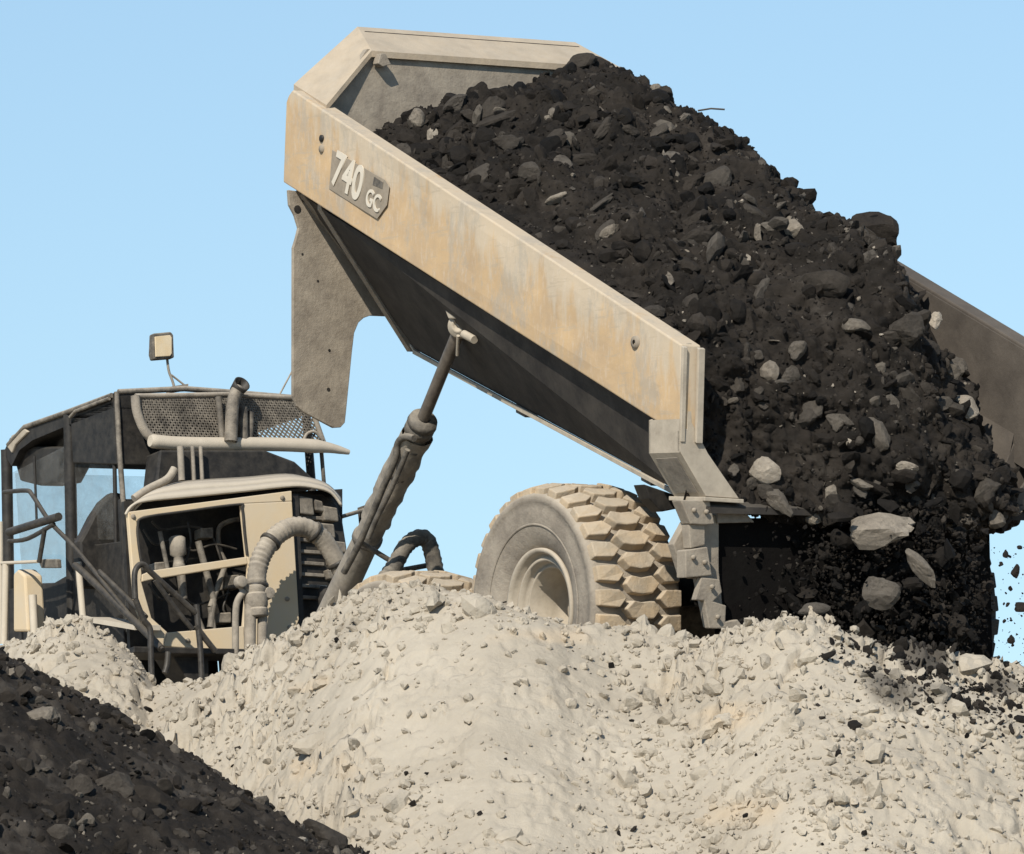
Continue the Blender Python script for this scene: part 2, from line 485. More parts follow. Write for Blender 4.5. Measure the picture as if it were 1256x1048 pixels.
def ground_z(x, y):
    near = np.clip(1 - sstep(9, 14, np.abs(x)), 0, 1) * np.clip(1 - sstep(9, 14, np.abs(y)), 0, 1)
    return ground_base(x, y) + near * lumps(x, y)


def axis(lo, hi, step, far):
    a = np.arange(lo, hi + 1e-6, step); out = [a]
    d = step; v = hi
    r = []
    while v < far:
        d *= 1.35; v += d; r.append(v)
    d = step; v = lo; l = []
    while v > -far:
        d *= 1.35; v -= d; l.append(v)
    return np.concatenate([l[::-1], a, r])


gx = axis(-4.9, 4.6, 0.0165, 6000); gy = axis(-7.0, 4.4, 0.020, 6000)
GX, GY = np.meshgrid(gx, gy); fx, fy = GX.ravel(), GY.ravel(); fz = ground_z(fx, fy)
# dark spill thrown down where the load lands
def spill(x, y):
    P = np.stack([x, y, 0 * x], 1); c = T.w(-3.15, -0.35, 0)
    e = ((x - 3.05) / 0.62) ** 2 + ((y + 2.75) / 0.75) ** 2
    e2 = ((x - 2.6) / 0.25) ** 2 + ((y + 3.4) / 0.35) ** 2
    return np.clip(np.maximum(1.15 - e, 0.9 - e2), 0, 1) * sstep(-0.15, 0.25, fbm(P, 3.5, 4, 81) + 0.1)
nx, ny = len(gx), len(gy)
I = np.arange(nx * ny).reshape(ny, nx)
F = np.stack([I[:-1, :-1], I[:-1, 1:], I[1:, 1:], I[1:, :-1]], -1).reshape(-1, 4)
ground = mesh_np('ground', np.stack([fx, fy, fz], 1), F, M['soil'], {'dark': np.clip(spill(fx, fy) * 0.9, 0, 1)}, True)
tag(ground, kind='structure')

# ------------------------------------------------------------------ rocks
def hull_rock(seed, flat=1.0, npt=16):
    r = random.Random(seed); bm = bmesh.new()
    for _ in range(npt):
        v = Vector((r.gauss(0, 1), r.gauss(0, 1), r.gauss(0, 1))); v.normalize()
        q = max(abs(v.x), abs(v.y), abs(v.z)); v = v * (0.62 + 0.38 / q * r.uniform(0.75, 1.0)) * r.uniform(0.8, 1.0)
        bm.verts.new((v.x, v.y, v.z * flat))
    res = bmesh.ops.convex_hull(bm, input=bm.verts)
    bmesh.ops.delete(bm, geom=list({e for e in res['geom_interior'] + res['geom_unused'] if isinstance(e, bmesh.types.BMVert)}), context='VERTS')
    bmesh.ops.triangulate(bm, faces=bm.faces); bm.verts.index_update()
    bmesh.ops.recalc_face_normals(bm, faces=bm.faces)
    V = np.array([v.co[:] for v in bm.verts]); Fq = np.array([[v.index for v in f.verts] for f in bm.faces]); bm.free()
    return V, Fq


def clod(seed, sub=2, amp=0.3):
    bm = bmesh.new(); bmesh.ops.create_icosphere(bm, subdivisions=sub, radius=1.0); bm.verts.index_update()
    V = np.array([v.co[:] for v in bm.verts]); Fq = np.array([[v.index for v in f.verts] for f in bm.faces]); bm.free()
    s = 0.85 + amp * fbm(V + seed * 3.7, 1.3, 2, seed) + 0.30 * np.abs(vnoise(V * 2.6 + seed, seed)) + 0.16 * vnoise(V * 5 + seed, seed)
    s = np.minimum(s, 1.0 + 0.1 * vnoise(V * 3 + 9, seed))             # broken, flattish faces
    return V * s[:, None] * [1, 1, 0.72], Fq


def faceted(seed, sub=2, planes=11, rough=0.05):
    """a broken stone: flat faces meeting in worn edges, with small chips"""
    r = np.random.default_rng(seed); bm = bmesh.new(); bmesh.ops.create_icosphere(bm, subdivisions=sub, radius=1.0); bm.verts.index_update()
    V = np.array([v.co[:] for v in bm.verts]); Fq = np.array([[v.index for v in f.verts] for f in bm.faces]); bm.free()
    nrm = r.normal(size=(planes, 3)); nrm /= np.linalg.norm(nrm, axis=1)[:, None]; d = r.uniform(0.45, 0.95, planes)
    t = V @ nrm.T; rad = np.where(t > 0.05, d / np.maximum(t, 0.05), 9.0)
    k = 26.0; q = -np.log(np.exp(-k * np.minimum(rad, 1.5)).sum(1) + math.exp(-k * 1.15)) / k
    q = q + rough * vnoise(V * 3.1 + seed, seed) + rough * 0.8 * vnoise(V * 7.5 + seed, seed + 1)
    V = V * q[:, None]; return V / np.abs(V).max(), Fq


ROCKS = [(lambda q: (q[0] * [1, 0.8, rnd.choice([0.35, 0.5, 0.75])], q[1]))(faceted(700 + i, 2, rnd.choice([6, 8, 10]), 0.05)) for i in range(26)]
SOILS = [faceted(800 + i, 2, rnd.choice([8, 11, 14]), 0.13) for i in range(24)]
HULLS = [hull_rock(100 + i, rnd.choice([1, 0.75, 0.5, 0.4]), rnd.choice([10, 13, 17])) for i in range(28)]
CLODS1 = [hull_rock(600 + i, 0.8, 18) for i in range(16)]
CLODS2 = SOILS


def rand_rot(n):
    q = rng.normal(size=(n, 4)); q /= np.linalg.norm(q, axis=1)[:, None]
    a, b, c, d = q.T
    return np.stack([np.stack([1 - 2 * (c * c + d * d), 2 * (b * c - a * d), 2 * (b * d + a * c)], -1),
                     np.stack([2 * (b * c + a * d), 1 - 2 * (b * b + d * d), 2 * (c * d - a * b)], -1),
                     np.stack([2 * (b * d - a * c), 2 * (c * d + a * b), 1 - 2 * (b * b + c * c)], -1)], 1)


def scatter(P, size, variants, tone=None, squash=None):
    """many chunks as one mesh: arrays of vertices, triangles and tones"""
    n = len(P); Rm = rand_rot(n); which = rng.integers(0, len(variants), n)
    Vs, Fs, Ts = [], [], []; off = 0
    for i in range(n):
        V, Fq = variants[which[i]]
        sc = size[i] * (0.6 + 0.8 * rng.random(3))
        q = (V * sc) @ Rm[i].T
        Vs.append(q + P[i]); Fs.append(Fq + off); off += len(V)
        if tone is not None:
            Ts.append(np.full(len(V), tone[i]))
    return np.concatenate(Vs), np.concatenate(Fs), (np.concatenate(Ts) if tone is not None else None)


# clods lying over the pale bank
def bank_points(n):
    x = rng.uniform(-4.6, 4.6, n); yc, _ = crest(x); y = yc + 0.35 - rng.random(n) * 5.2
    P = np.stack([x, y, 0 * x], 1)
    dens = 0.85 + 0.7 * fbm(P, 0.7, 3, 60) - 0.7 * np.exp(-(((x + 0.25) / 0.7) ** 2 + ((y + 3.1) / 0.7) ** 2)) - 0.5 * np.exp(-(((x - 3.6) / 1.0) ** 2 + ((y + 5.2) / 1.2) ** 2))
    keep = rng.random(n) < np.clip(dens, 0.1, 1)
    return x[keep], y[keep]


x, y = bank_points(15000)
s = 0.008 + 0.013 * rng.pareto(2.2, len(x)); s = np.minimum(s, 0.045)
P = np.stack([x, y - 0.2 * s, ground_z(x, y) + 0.25 * s], 1)
V1, F1, _ = scatter(P, s, CLODS1)
sel = lambda c: np.nonzero(c)[0]
x, y = bank_points(3400)
s = 0.024 + 0.020 * rng.pareto(2.3, len(x)); s = np.minimum(s, np.where(x < -2.6, 0.06, 0.12))
P = np.stack([x, y - 0.1 * s, ground_z(x, y) + rng.uniform(-0.35, 0.3, len(x)) * s], 1)
V2, F2, _ = scatter(P, s, CLODS2)
dk = np.clip(spill(np.concatenate([V1, V2])[:, 0], np.concatenate([V1, V2])[:, 1]), 0, 1)
cl = mesh_np('soil_clods', np.concatenate([V1, V2]), np.concatenate([F1, F2 + len(V1)]), M['soil'], {'dark': dk}, False)
tag(cl, 'pale dusty clods and crumbs strewn over the sandy bank below the truck', 'clods', kind='stuff')

n = 420
x, y = bank_points(n); s = np.minimum(0.010 + 0.012 * rng.pareto(2.4, len(x)), 0.04)
V, Fq, Tn = scatter(np.stack([x, y, ground_z(x, y) + 0.3 * s], 1), s, HULLS, rng.uniform(0.0, 0.35, len(x)))
tag(mesh_np('crumb_shadow_spots', V, Fq, M['rubble'], {'tone': Tn}), 'dark crumbs all over the pale bank, also standing in for shadow spots', 'crumbs', kind='stuff')  # some are put in as the dark shadow spots between clods

# dark crumbs where the load lands and rolls down the bank
n = 1300
a = rng.normal(size=(n, 2)); x = 3.05 + 0.42 * a[:, 0]; y = -2.85 + 0.45 * a[:, 1]
s = 0.010 + 0.014 * rng.pareto(2.2, n); s = np.minimum(s, 0.07)
P = np.stack([x, y, ground_z(x, y) + 0.2 * s], 1)
V, Fq, Tn = scatter(P, s, ROCKS, rng.uniform(0, 0.4, n))
tag(mesh_np('spilled_rubble', V, Fq, M['rubble'], {'tone': Tn}), 'dark crumbs of spilled earth on the pale bank under the falling load', 'rubble', kind='stuff')

# ------------------------------------------------------------------ dark heap in the near left corner
AP = np.array([-4.75, -6.2]); AZZ = 1.12
hx = np.concatenate([np.arange(-9.5, -4.8, 0.06), np.arange(-4.8, 1.0, 0.018)]); hy = np.arange(-12.0, -0.5, 0.03)
HX, HY = np.meshgrid(hx, hy); qx, qy = HX.ravel(), HY.ravel()


def heap_z(x, y):
    P = np.stack([x, y, 0 * x], 1)
    r = np.hypot(x - AP[0], (y - AP[1])) * (1 + 0.05 * fbm(P, 0.5, 2, 70))
    z = AZZ - 0.605 * np.sqrt(r * r + 0.25) + 0.3
    z = z + 0.05 * fbm(P, 1.3, 3, 71) + 0.05 * np.abs(fbm(P, 3.5, 3, 72)) + 0.035 * np.abs(fbm(P, 9, 4, 73, 0.65))
    return z


qz = heap_z(qx, qy); ok = qz > ground_base(qx, qy) - 0.5
nx2, ny2 = len(hx), len(hy); I = np.arange(nx2 * ny2).reshape(ny2, nx2)
F = np.stack([I[:-1, :-1], I[:-1, 1:], I[1:, 1:], I[1:, :-1]], -1).reshape(-1, 4); F = F[ok[F].all(1)]
used = np.unique(F); remap = -np.ones(nx2 * ny2, int); remap[used] = np.arange(len(used))
Pn = np.stack([qx, qy, 0 * qx], 1)
tn = np.clip(0.29 + 0.13 * fbm(Pn, 2.0, 3, 90) + 0.08 * fbm(Pn, 14, 3, 91), 0.08, 0.5)
heap = mesh_np('dark_soil_heap', np.stack([qx, qy, qz], 1)[used], remap[F], M['rubble'], {'tone': tn[used]}, True)
tag(heap, kind='structure')
n = 11000
x = rng.uniform(-4.6, 0.6, n); y = rng.uniform(-10.5, -3.5, n); z = heap_z(x, y)
k = z > ground_base(x, y) - 0.1; x, y, z = x[k], y[k], z[k]
s = np.minimum(0.007 + 0.012 * rng.pareto(2.1, len(x)), 0.07)
tone = np.clip(0.30 + 0.17 * rng.normal(size=len(x)) + np.where(rng.random(len(x)) < 0.07, 0.35, 0), 0.02, 0.92)
P = np.stack([x, y, z + 0.15 * s], 1); big = s > 0.03
Va, Fa, Ta = scatter(P[~big], s[~big], HULLS, tone[~big]); Vb, Fb, Tb = scatter(P[big], s[big] * 1.15, ROCKS, tone[big])
V, Fq, Tn = np.concatenate([Va, Vb]), np.concatenate([Fa, Fb + len(Va)]), np.concatenate([Ta, Tb])
tag(mesh_np('heap_gravel', V, Fq, M['rubble'], {'tone': Tn}), 'dark stones and crumbs covering the heap in the near left corner', 'gravel', kind='stuff')

# ------------------------------------------------------------------ the truck
truck = empty('dump_truck', ORIGIN)
tag(truck, 'dusty yellow articulated dump truck tipping its load, body raised at the back of the bank', 'dump truck')
TZ = lambda x: 4.97 + (x - 3.24) * 0.4105                      # height of the inner rim line over the chassis


def tp(x, y, z):
    return T.w(x, y, z)


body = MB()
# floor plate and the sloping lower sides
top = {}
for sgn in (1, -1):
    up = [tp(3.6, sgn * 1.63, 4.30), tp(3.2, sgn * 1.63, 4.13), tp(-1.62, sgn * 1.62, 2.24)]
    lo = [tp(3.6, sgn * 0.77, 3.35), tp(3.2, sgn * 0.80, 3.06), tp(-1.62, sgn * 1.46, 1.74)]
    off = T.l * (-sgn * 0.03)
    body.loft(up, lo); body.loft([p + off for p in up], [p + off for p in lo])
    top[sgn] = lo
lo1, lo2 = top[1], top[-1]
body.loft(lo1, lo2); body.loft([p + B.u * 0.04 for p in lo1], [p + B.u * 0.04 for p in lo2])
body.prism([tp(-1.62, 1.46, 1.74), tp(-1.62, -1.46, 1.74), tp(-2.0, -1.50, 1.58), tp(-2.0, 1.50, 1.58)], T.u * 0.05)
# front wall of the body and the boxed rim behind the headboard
body.prism([tp(3.62, y, z) for y, z in ((1.60, 5.16), (1.02, 5.64), (-1.02, 5.64), (-1.60, 5.16), (-1.63, 4.28), (-0.79, 3.35), (0.79, 3.35), (1.63, 4.28))], T.f * 0.05)
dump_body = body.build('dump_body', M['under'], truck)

# the bright lip along the floor edge, with wear plates
lip = MB()
lip.prism([lo1[1] + T.l * 0.0, lo1[2], lo1[2] - T.u * 0.035, lo1[1] - T.u * 0.035], T.l * 0.03)
lip.prism([lo1[0], lo1[1], lo1[1] - T.u * 0.02, lo1[0] - T.u * 0.02], T.l * 0.02)
lip.build('floor_lip', M['rim_steel'], dump_body, 0.004)
wp = MB()
a, b = lo1[1], lo1[2]
for q in (0.40, 0.86):
    c = a + (b - a) * q; wp.prism([c, c + (b - a) * 0.035, c + (b - a) * 0.035 - T.u * 0.07, c - T.u * 0.07], -T.l * 0.12)
wp.build_each('wear_plate', M['dull'], dump_body, 0.005)


def side_panel(sgn):
    # outline in body coordinates: both ends are cut plumb with the chassis
    def z_at(v, xb):
        return (2.62 + (2.73 - 2.62) * (5.0 - xb) / 6.0) * (1 - v) + (3.345 - 0.0 * xb) * v
    nu, nv = 70, 12
    vs, rise, idx = [], [], {}
    for j in range(nv + 1):
        v = j / nv
        x0 = 5.13 + 0.245 * v - (0.10 * sstep(0.86, 1.0, v)); x1 = -1.02 + 0.235 * v
        for i in range(nu + 1):
            xb = x0 + (x1 - x0) * i / nu
            p = B.w(xb, sgn * 1.72, z_at(v, xb)); idx[i, j] = len(vs); vs.append(p); rise.append(v)
    P0 = np.array(vs)
    dent = 0.012 * fbm(P0, 0.9, 3, 33) + 0.004 * fbm(P0, 5, 2, 34)
    edge = np.array([min(i, nu - i, j, nv - j) for j in range(nv + 1) for i in range(nu + 1)])
    P0 = P0 + (dent * np.clip(edge / 2, 0, 1))[:, None] * T.l * sgn
    n0 = len(P0)
    inner = P0 + (-sgn * 0.17) * T.l - (dent * np.clip(edge / 2, 0, 1))[:, None] * T.l * sgn
    m = MB(); Vv = list(P0) + list(inner)
    fs = []
    for j in range(nv):
        for i in range(nu):
            a_, b_, c_, d_ = idx[i, j], idx[i + 1, j], idx[i + 1, j + 1], idx[i, j + 1]
            fs += [(a_, b_, c_, d_), (a_ + n0, d_ + n0, c_ + n0, b_ + n0)]
    for i in range(nu):
        fs += [(idx[i, 0], idx[i, 0] + n0, idx[i + 1, 0] + n0, idx[i + 1, 0]), (idx[i, nv], idx[i + 1, nv], idx[i + 1, nv] + n0, idx[i, nv] + n0)]
    for j in range(nv):
        fs += [(idx[0, j], idx[0, j + 1], idx[0, j + 1] + n0, idx[0, j] + n0), (idx[nu, j], idx[nu, j] + n0, idx[nu, j + 1] + n0, idx[nu, j + 1])]
    m.add(Vv, fs)
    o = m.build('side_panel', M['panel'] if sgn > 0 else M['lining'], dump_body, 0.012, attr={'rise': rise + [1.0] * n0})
    ln = MB(); ln.prism([B.w(5.0, sgn * 1.548, 2.5), B.w(-0.98, sgn * 1.548, 2.5), B.w(-0.80, sgn * 1.548, 3.32), B.w(5.2, sgn * 1.548, 3.32)], -T.l * sgn * 0.012)
    ln.loft([tp(3.2, sgn * 1.55, 4.2), tp(-1.62, sgn * 1.55, 2.3)], [tp(3.2, sgn * 0.82, 3.15), tp(-1.62, sgn * 1.42, 1.80)])
    ln.build('body_liner', M['lining'], dump_body)
    e = MB()                                                       # end cap: two plates with a slot between them
    for y0, y1, x in ((1.722, 1.685, 0.0), (1.60, 1.545, -0.02)):
        e.prism([B.w(-1.02 + x, sgn * y0, 2.70), B.w(-1.02 + x, sgn * y1, 2.70), B.w(-0.79 + x, sgn * y1, 3.338), B.w(-0.79 + x, sgn * y0, 3.338)], -B.f * 0.03)
    e.build('end_cap', M['rim_steel'], dump_body, 0.004)
    return o


for sgn in (1, -1):
    side_panel(sgn)
# small fittings on the near panel: a slotted hole, a capped boss, a drip scar
fit = MB(); c = B.loc(T.on(395, 170, 1, 1.72)); q = B.w(c[0], 1.716, c[2])
fit.lathe([(0.0, 0.016), (0.028, 0.016), (0.028, 0.0)], q, T.l, 20); fit.build('lifting_hole', M['black'], dump_body)
fit = MB(); c = B.loc(T.on(395, 183, 1, 1.72)); q = B.w(c[0], 1.716, c[2])
fit.lathe([(0.0, 0.02), (0.03, 0.018), (0.034, 0.0)], q, T.l, 20)
c = B.loc(T.on(781, 420, 1, 1.72)); q = B.w(c[0], 1.716, c[2])
fit.lathe([(0.018, 0.03), (0.045, 0.028), (0.05, 0.0)], q, T.l, 24); fit.build_each('boss', M['badge'], dump_body)

# headboard and spill guard
hb = MB()
out = [(1.60, 4.95), (1.54, 5.0), (1.21, 5.45), (-1.21, 5.45), (-1.54, 5.0), (-1.60, 4.95), (-1.63, 4.15), (-0.8, 3.05), (0.8, 3.05), (1.63, 4.15)]
hb.prism([tp(3.27, y, z) for y, z in out], T.f * 0.06); hb.build('headboard', M['steel'], dump_body)
br = MB(); br.prism([T.on(px, py, 0, 3.16) for px, py in ((467, 66), (473, 66), (480, 79), (470, 82), (464, 78))], T.f * 0.09)
br.build('lug', M['steel'], dump_body, 0.006)
sg = MB()
ra = [tp(3.14, 1.66, 4.965), tp(3.235, 1.19, 5.435), tp(3.235, -1.19, 5.435), tp(3.14, -1.66, 4.965)]
fa = [tp(3.72, 1.625, 5.185), tp(3.72, 1.035, 5.685), tp(3.72, -1.05, 5.685), tp(3.72, -1.625, 5.185)]
dz = -T.u * 0.05
sg.loft(ra, fa); sg.loft([p + dz for p in ra], [p + dz for p in fa]); sg.loft(ra, [p + dz for p in ra]); sg.loft(fa, [p + dz for p in fa])
sg.loft([p + dz for p in fa], [tp(3.72, 1.625, 4.9), tp(3.72, 1.0, 5.2), tp(3.72, -1.0, 5.2), tp(3.72, -1.625, 4.9)])
for e_ in (0, 3):
    sg.add([ra[e_], fa[e_], fa[e_] + dz, ra[e_] + dz], [(0, 1, 2, 3)])
sg.build('spill_guard', M['canopy'], dump_body, 0.006)
wing = MB()
for sgn in (1, -1):
    wing.prism([tp(3.72, sgn * 1.60, 5.14), tp(3.16, sgn * 1.60, 4.93), tp(3.16, sgn * 1.60, 4.80), tp(3.72, sgn * 1.60, 4.85)], T.l * sgn * 0.03)
wing.build_each('cheek_plate', M['steel'], dump_body, 0.004)

# guard plate hanging below the front wall
gp = MB()
gpts = [(1.76, 4.32), (1.63, 4.31), (0.77, 3.37), (0.80, 3.345), (1.0, 3.345), (1.06, 3.325), (1.11, 3.285), (1.15, 3.20), (1.17, 3.05), (1.225, 2.56), (1.235, 2.48), (1.275, 2.44), (1.34, 2.435), (1.62, 2.555),
        (1.68, 2.60), (1.715, 2.68), (1.715, 3.86), (1.69, 3.93), (1.665, 4.02), (1.70, 4.12), (1.75, 4.2)]
gp.prism([tp(3.6, y, z) for y, z in gpts], -T.f * 0.035); gpo = gp.build('guard_plate', M['steel'], dump_body, 0.006)
fl = MB(); fl.prism([tp(3.60, 1.63, 4.31), tp(3.60, 0.77, 3.37), tp(3.60, 0.80, 3.345), tp(3.60, 1.665, 4.28)], -T.f * 0.10); fl.build('edge_flange', M['steel'], dump_body, 0.004)
hl = MB()
for px, py, r in ((365, 257, 0.033), (372, 246, 0.012), (404, 430, 0.012), (403, 478, 0.016), (371, 312, 0.010), (390, 345, 0.010)):
    hl.lathe([(0.0, 0.0), (r, 0.0)], T.on(px, py, 0, 3.562), -T.f, 16)
hl.build_each('bolt_hole', M['black'], dump_body)

m = MB()
for px, py in ((851, 626), (866, 628), (850, 684), (864, 690), (873, 720), (880, 757)):
    m.lathe([(0.0, 0.02), (0.016, 0.02), (0.018, 0.0)], T.on(px, py, 0, -2.01), -T.f, 8)
m.build_each('bolt', M['badge'], dump_body)
# tail box at each rear corner
for sgn in (1, -1):
    t1 = MB()
    o_ = [(1.725, 2.26), (1.725, 2.02), (1.50, 1.705)]
    t1.loft([tp(-1.6, sgn * y, z) for y, z in o_], [tp(-2.0, sgn * y, z - 0.01) for y, z in o_])
    t1.prism([tp(-2.0, sgn * y, z) for y, z in ((1.725, 2.17), (1.725, 2.02), (1.50, 1.70), (1.21, 1.69), (1.48, 2.01), (1.62, 2.23), (1.62, 2.80), (1.66, 2.80), (1.66, 2.18))], T.f * 0.03)
    t1.prism([tp(-1.6, sgn * y, z) for y, z in ((1.725, 2.26), (1.725, 2.02), (1.50, 1.705), (1.3, 1.72), (1.5, 2.1), (1.6, 2.3))], -T.f * 0.02)
    t1.prism([tp(-1.56, sgn * 1.53, 1.715), tp(-2.03, sgn * 1.53, 1.695), tp(-2.03, sgn * 1.19, 1.685), tp(-1.56, sgn * 1.19, 1.71)], -T.u * 0.03)
    t1.build('tail_box', M['rim_steel'] if sgn > 0 else M['lining'], dump_body, 0.005)
    t2 = MB(); a1, a2 = np.array([1.700, 1.985]), np.array([1.525, 1.74])
    nrm = (T.l * sgn * 0.82 - T.u * 0.57) * 0.006
    t2.prism([tp(-1.66, sgn * a1[0], a1[1]) + nrm, tp(-1.94, sgn * a1[0], a1[1] - 0.005) + nrm, tp(-1.94, sgn * a2[0], a2[1] - 0.005) + nrm, tp(-1.66, sgn * a2[0], a2[1]) + nrm], nrm * 0.6)
    t2.build('tail_insert', M['grime'], dump_body)

# number on the near panel
bx = lambda px, py: B.loc(T.on(px, py, 1, 1.72))
bd = MB(); out = [(409, 184), (474, 221), (479, 229), (476, 252), (464, 269), (405, 232)]
bd.prism([B.w(*(bx(*p) * [1, 0, 1] + [0, 1.727, 0])) for p in out], T.l * 0.005)
badge = bd.build('number_badge', M['badge'], dump_body, 0.004)


def lettering(txt, px, py, h, wid, name, bold=0.03):
    cu = bpy.data.curves.new('t', 'FONT'); cu.body = txt; cu.size = 1.0; cu.align_x = 'LEFT'; cu.offset = bold; cu.extrude = 0.006; cu.space_character = 1.06
    tmp = bpy.data.objects.new('t', cu); COL.objects.link(tmp)
    dg = bpy.context.evaluated_depsgraph_get(); me = bpy.data.meshes.new_from_object(tmp.evaluated_get(dg))
    bpy.data.objects.remove(tmp)
    co = np.array([v.co[:] for v in me.vertices]); lo_, hi_ = co.min(0), co.max(0)
    c = bx(px, py)
    for v, q in zip(me.vertices, co):
        a_ = (q[0] - lo_[0]) / (hi_[0] - lo_[0]) * wid; h_ = (q[1] - lo_[1]) / (hi_[1] - lo_[1]) * h
        p = B.w(c[0] - a_ - 0.0 * h_, 1.736 + q[2], c[2] + h_)
        v.co = Vector(tuple(p - ORIGIN))
    me.materials.clear(); me.materials.append(M['letter'])
    o = bpy.data.objects.new(name, me); COL.objects.link(o); o.parent = dump_body
    return o


lettering('740', 408, 226, 0.285, 0.47, 'number_lettering', 0.025)
lettering('GC', 450, 251, 0.14, 0.22, 'suffix_lettering', 0.02)
bd = MB(); bd.prism([B.w(*(bx(*p) * [1, 0, 1] + [0, 1.732, 0])) for p in ((461, 217), (472, 224), (471, 232), (459, 227))], T.l * 0.004); bd.build('badge_block', M['dull'], dump_body)


# ---- wheels
def make_wheel(parent, centre, phase=0.0, tread=None, tyre_m=None):
    wh = empty('wheel', np.asarray(centre) - ORIGIN, parent)
    ax = T.l; o0 = np.zeros(3)
    ty = MB()
    half = [(0.43, 0.27), (0.455, 0.30), (0.50, 0.335), (0.58, 0.365), (0.66, 0.38), (0.74, 0.385), (0.79, 0.383), (0.795, 0.388), (0.83, 0.386), (0.852, 0.372), (0.862, 0.335), (0.868, 0.2)]
    prof = half + [(r, -y) for r, y in half[::-1]]
    ty.lathe(prof, o0, ax, 96)
    ty.lathe([(0.615, 0.376), (0.622, 0.384), (0.632, 0.377)], o0, ax, 96)
    t_o = ty.build('tyre', tyre_m or M['tyre'], wh, origin=o0)
    lg = MB(); a = np.cross(ax, [0, 0, 1.0]); a /= np.linalg.norm(a); b = np.cross(ax, a)
    npitch = 31; pit = 2 * math.pi / npitch

    def pt(y, u, r):
        th = phase + u * pit
        return r * (math.cos(th) * a + math.sin(th) * b) + y * ax
    r_ = random.Random(3)
    for k in range(npitch):
        for side in (0, 1, -1):
            if side == 0:
                poly = [(-0.165, 0.06), (-0.10, 0.43), (0.0, 0.36), (0.10, 0.43), (0.165, 0.06), (0.10, -0.34), (0.0, -0.42), (-0.10, -0.34)]; u0 = k
            else:
                poly = [(0.372, 0.40), (0.205, 0.36), (0.128, -0.02), (0.205, -0.42), (0.372, -0.36)]; poly = [(y * side, u) for y, u in poly]; u0 = k + 0.5
            j = r_.uniform(-0.004, 0.004)
            topv = []; basev = []
            cy = sum(p[0] for p in poly) / len(poly); cu = sum(p[1] for p in poly) / len(poly)
            for y_, u_ in poly:
                yt = cy + (y_ - cy) * r_.uniform(0.86, 0.94); ut = cu + (u_ - cu) * r_.uniform(0.80, 0.91)
                rt = 0.940 + j + r_.uniform(-0.006, 0.006) - (0.035 if abs(y_) > 0.3 else 0.0)
                topv.append(pt(yt, u0 + ut, rt)); basev.append(pt(y_ * 1.03, u0 + u_, 0.865 if abs(y_) < 0.3 else 0.80))
            n_ = len(poly)
            basev = [pt(y_ * 1.0, u0 + cu + (u_ - cu) * 0.97, 0.855 if abs(y_) < 0.3 else 0.80) for y_, u_ in poly]
            lg.add(topv + basev, [tuple(range(n_))] + [(i, (i + 1) % n_, n_ + (i + 1) % n_, n_ + i) for i in range(n_)])
    l_o = lg.build('tread', tread or M['tread'], wh, 0.009, origin=o0)
    rm = MB()
    rm.lathe([(0.425, 0.25), (0.452, 0.30), (0.45, 0.325), (0.425, 0.325), (0.41, 0.30), (0.40, 0.26), (0.385, 0.25), (0.375, 0.275), (0.355, 0.275), (0.345, 0.235),
              (0.33, 0.20), (0.32, 0.215), (0.305, 0.21), (0.295, 0.0), (0.28, -0.13), (0.20, -0.15), (0.19, -0.06), (0.15, -0.03), (0.0, -0.02)], o0, ax, 72)
    for k in range(10):
        t = 2 * math.pi * k / 10; d = math.cos(t) * a + math.sin(t) * b
        rm.lathe([(0.0, 0.02), (0.018, 0.018), (0.02, -0.04)], d * 0.24 - ax * 0.11, ax, 8)
    rm.lathe([(0.425, -0.30), (0.30, -0.2), (0.0, -0.2)], o0, ax, 48)
    rm.build('rim', M['rim_steel'], wh, origin=o0)
    return wh


wheel = make_wheel(truck, tp(0.0, 1.335, 0.93), 0.07)


def copy_wheel(centre, turn, mats=None):
    c = wheel.copy(); COL.objects.link(c); c.parent = truck; c.location = tuple(np.asarray(centre) - ORIGIN)
    q = Vector(tuple(T.l)); c.rotation_mode = 'QUATERNION'
    from mathutils import Quaternion
    c.rotation_quaternion = Quaternion(q, turn)
    for ch in wheel.children:
        d = ch.copy(); COL.objects.link(d); d.parent = c
        if mats:
            d.data = ch.data.copy(); d.data.materials.clear(); d.data.materials.append(mats)
    return c


copy_wheel(tp(2.25, 1.335, 0.33), 0.11)
far = copy_wheel(tp(0.0, -1.56, 0.93), 0.2, M['shaded_rubber'])
far['label'] = 'far rear wheel coloured dark for the shade under the load'
copy_wheel(tp(2.25, -1.45, 0.33), 0.3)

# ---- rear chassis: frame, axle, brackets
ch = MB()
for sgn in (1, -1):
    ch.boxf(T, -1.75, 1.0, sgn * 0.42, sgn * 0.60, 0.95, 1.33)
    ch.prism([tp(1.0, sgn * 0.42, 1.33), tp(1.0, sgn * 0.42, 0.95), tp(4.9, sgn * 0.42, 0.15), tp(4.9, sgn * 0.42, 0.5)], T.l * sgn * 0.18)
ch.boxf(T, -1.80, -1.62, -1.15, 1.15, 0.92, 1.36); ch.boxf(T, 2.5, 2.8, -1.0, 1.0, 0.3, 0.8)
ch.prism([tp(4.9, 0.6, 0.5), tp(4.9, -0.6, 0.5), tp(4.9, -0.6, 0.0), tp(4.9, 0.6, 0.0)], T.f * 0.25)
ch.boxf(T, 5.15, 6.6, -0.45, 0.45, 0.0, 0.4)
chassis = ch.build('rear_chassis', M['black'], truck, 0.012)
axm = MB(); axm.lathe([(0.0, 1.0), (0.24, 1.0), (0.24, 0.55), (0.19, 0.5), (0.21, 0.32), (0.40, 0.22), (0.44, 0.0), (0.40, -0.22), (0.21, -0.32), (0.19, -0.5), (0.24, -0.55), (0.24, -1.0), (0, -1.0)], tp(0, 0, 0.93), T.l, 40)
axm.build('axle', M['dull'], truck)
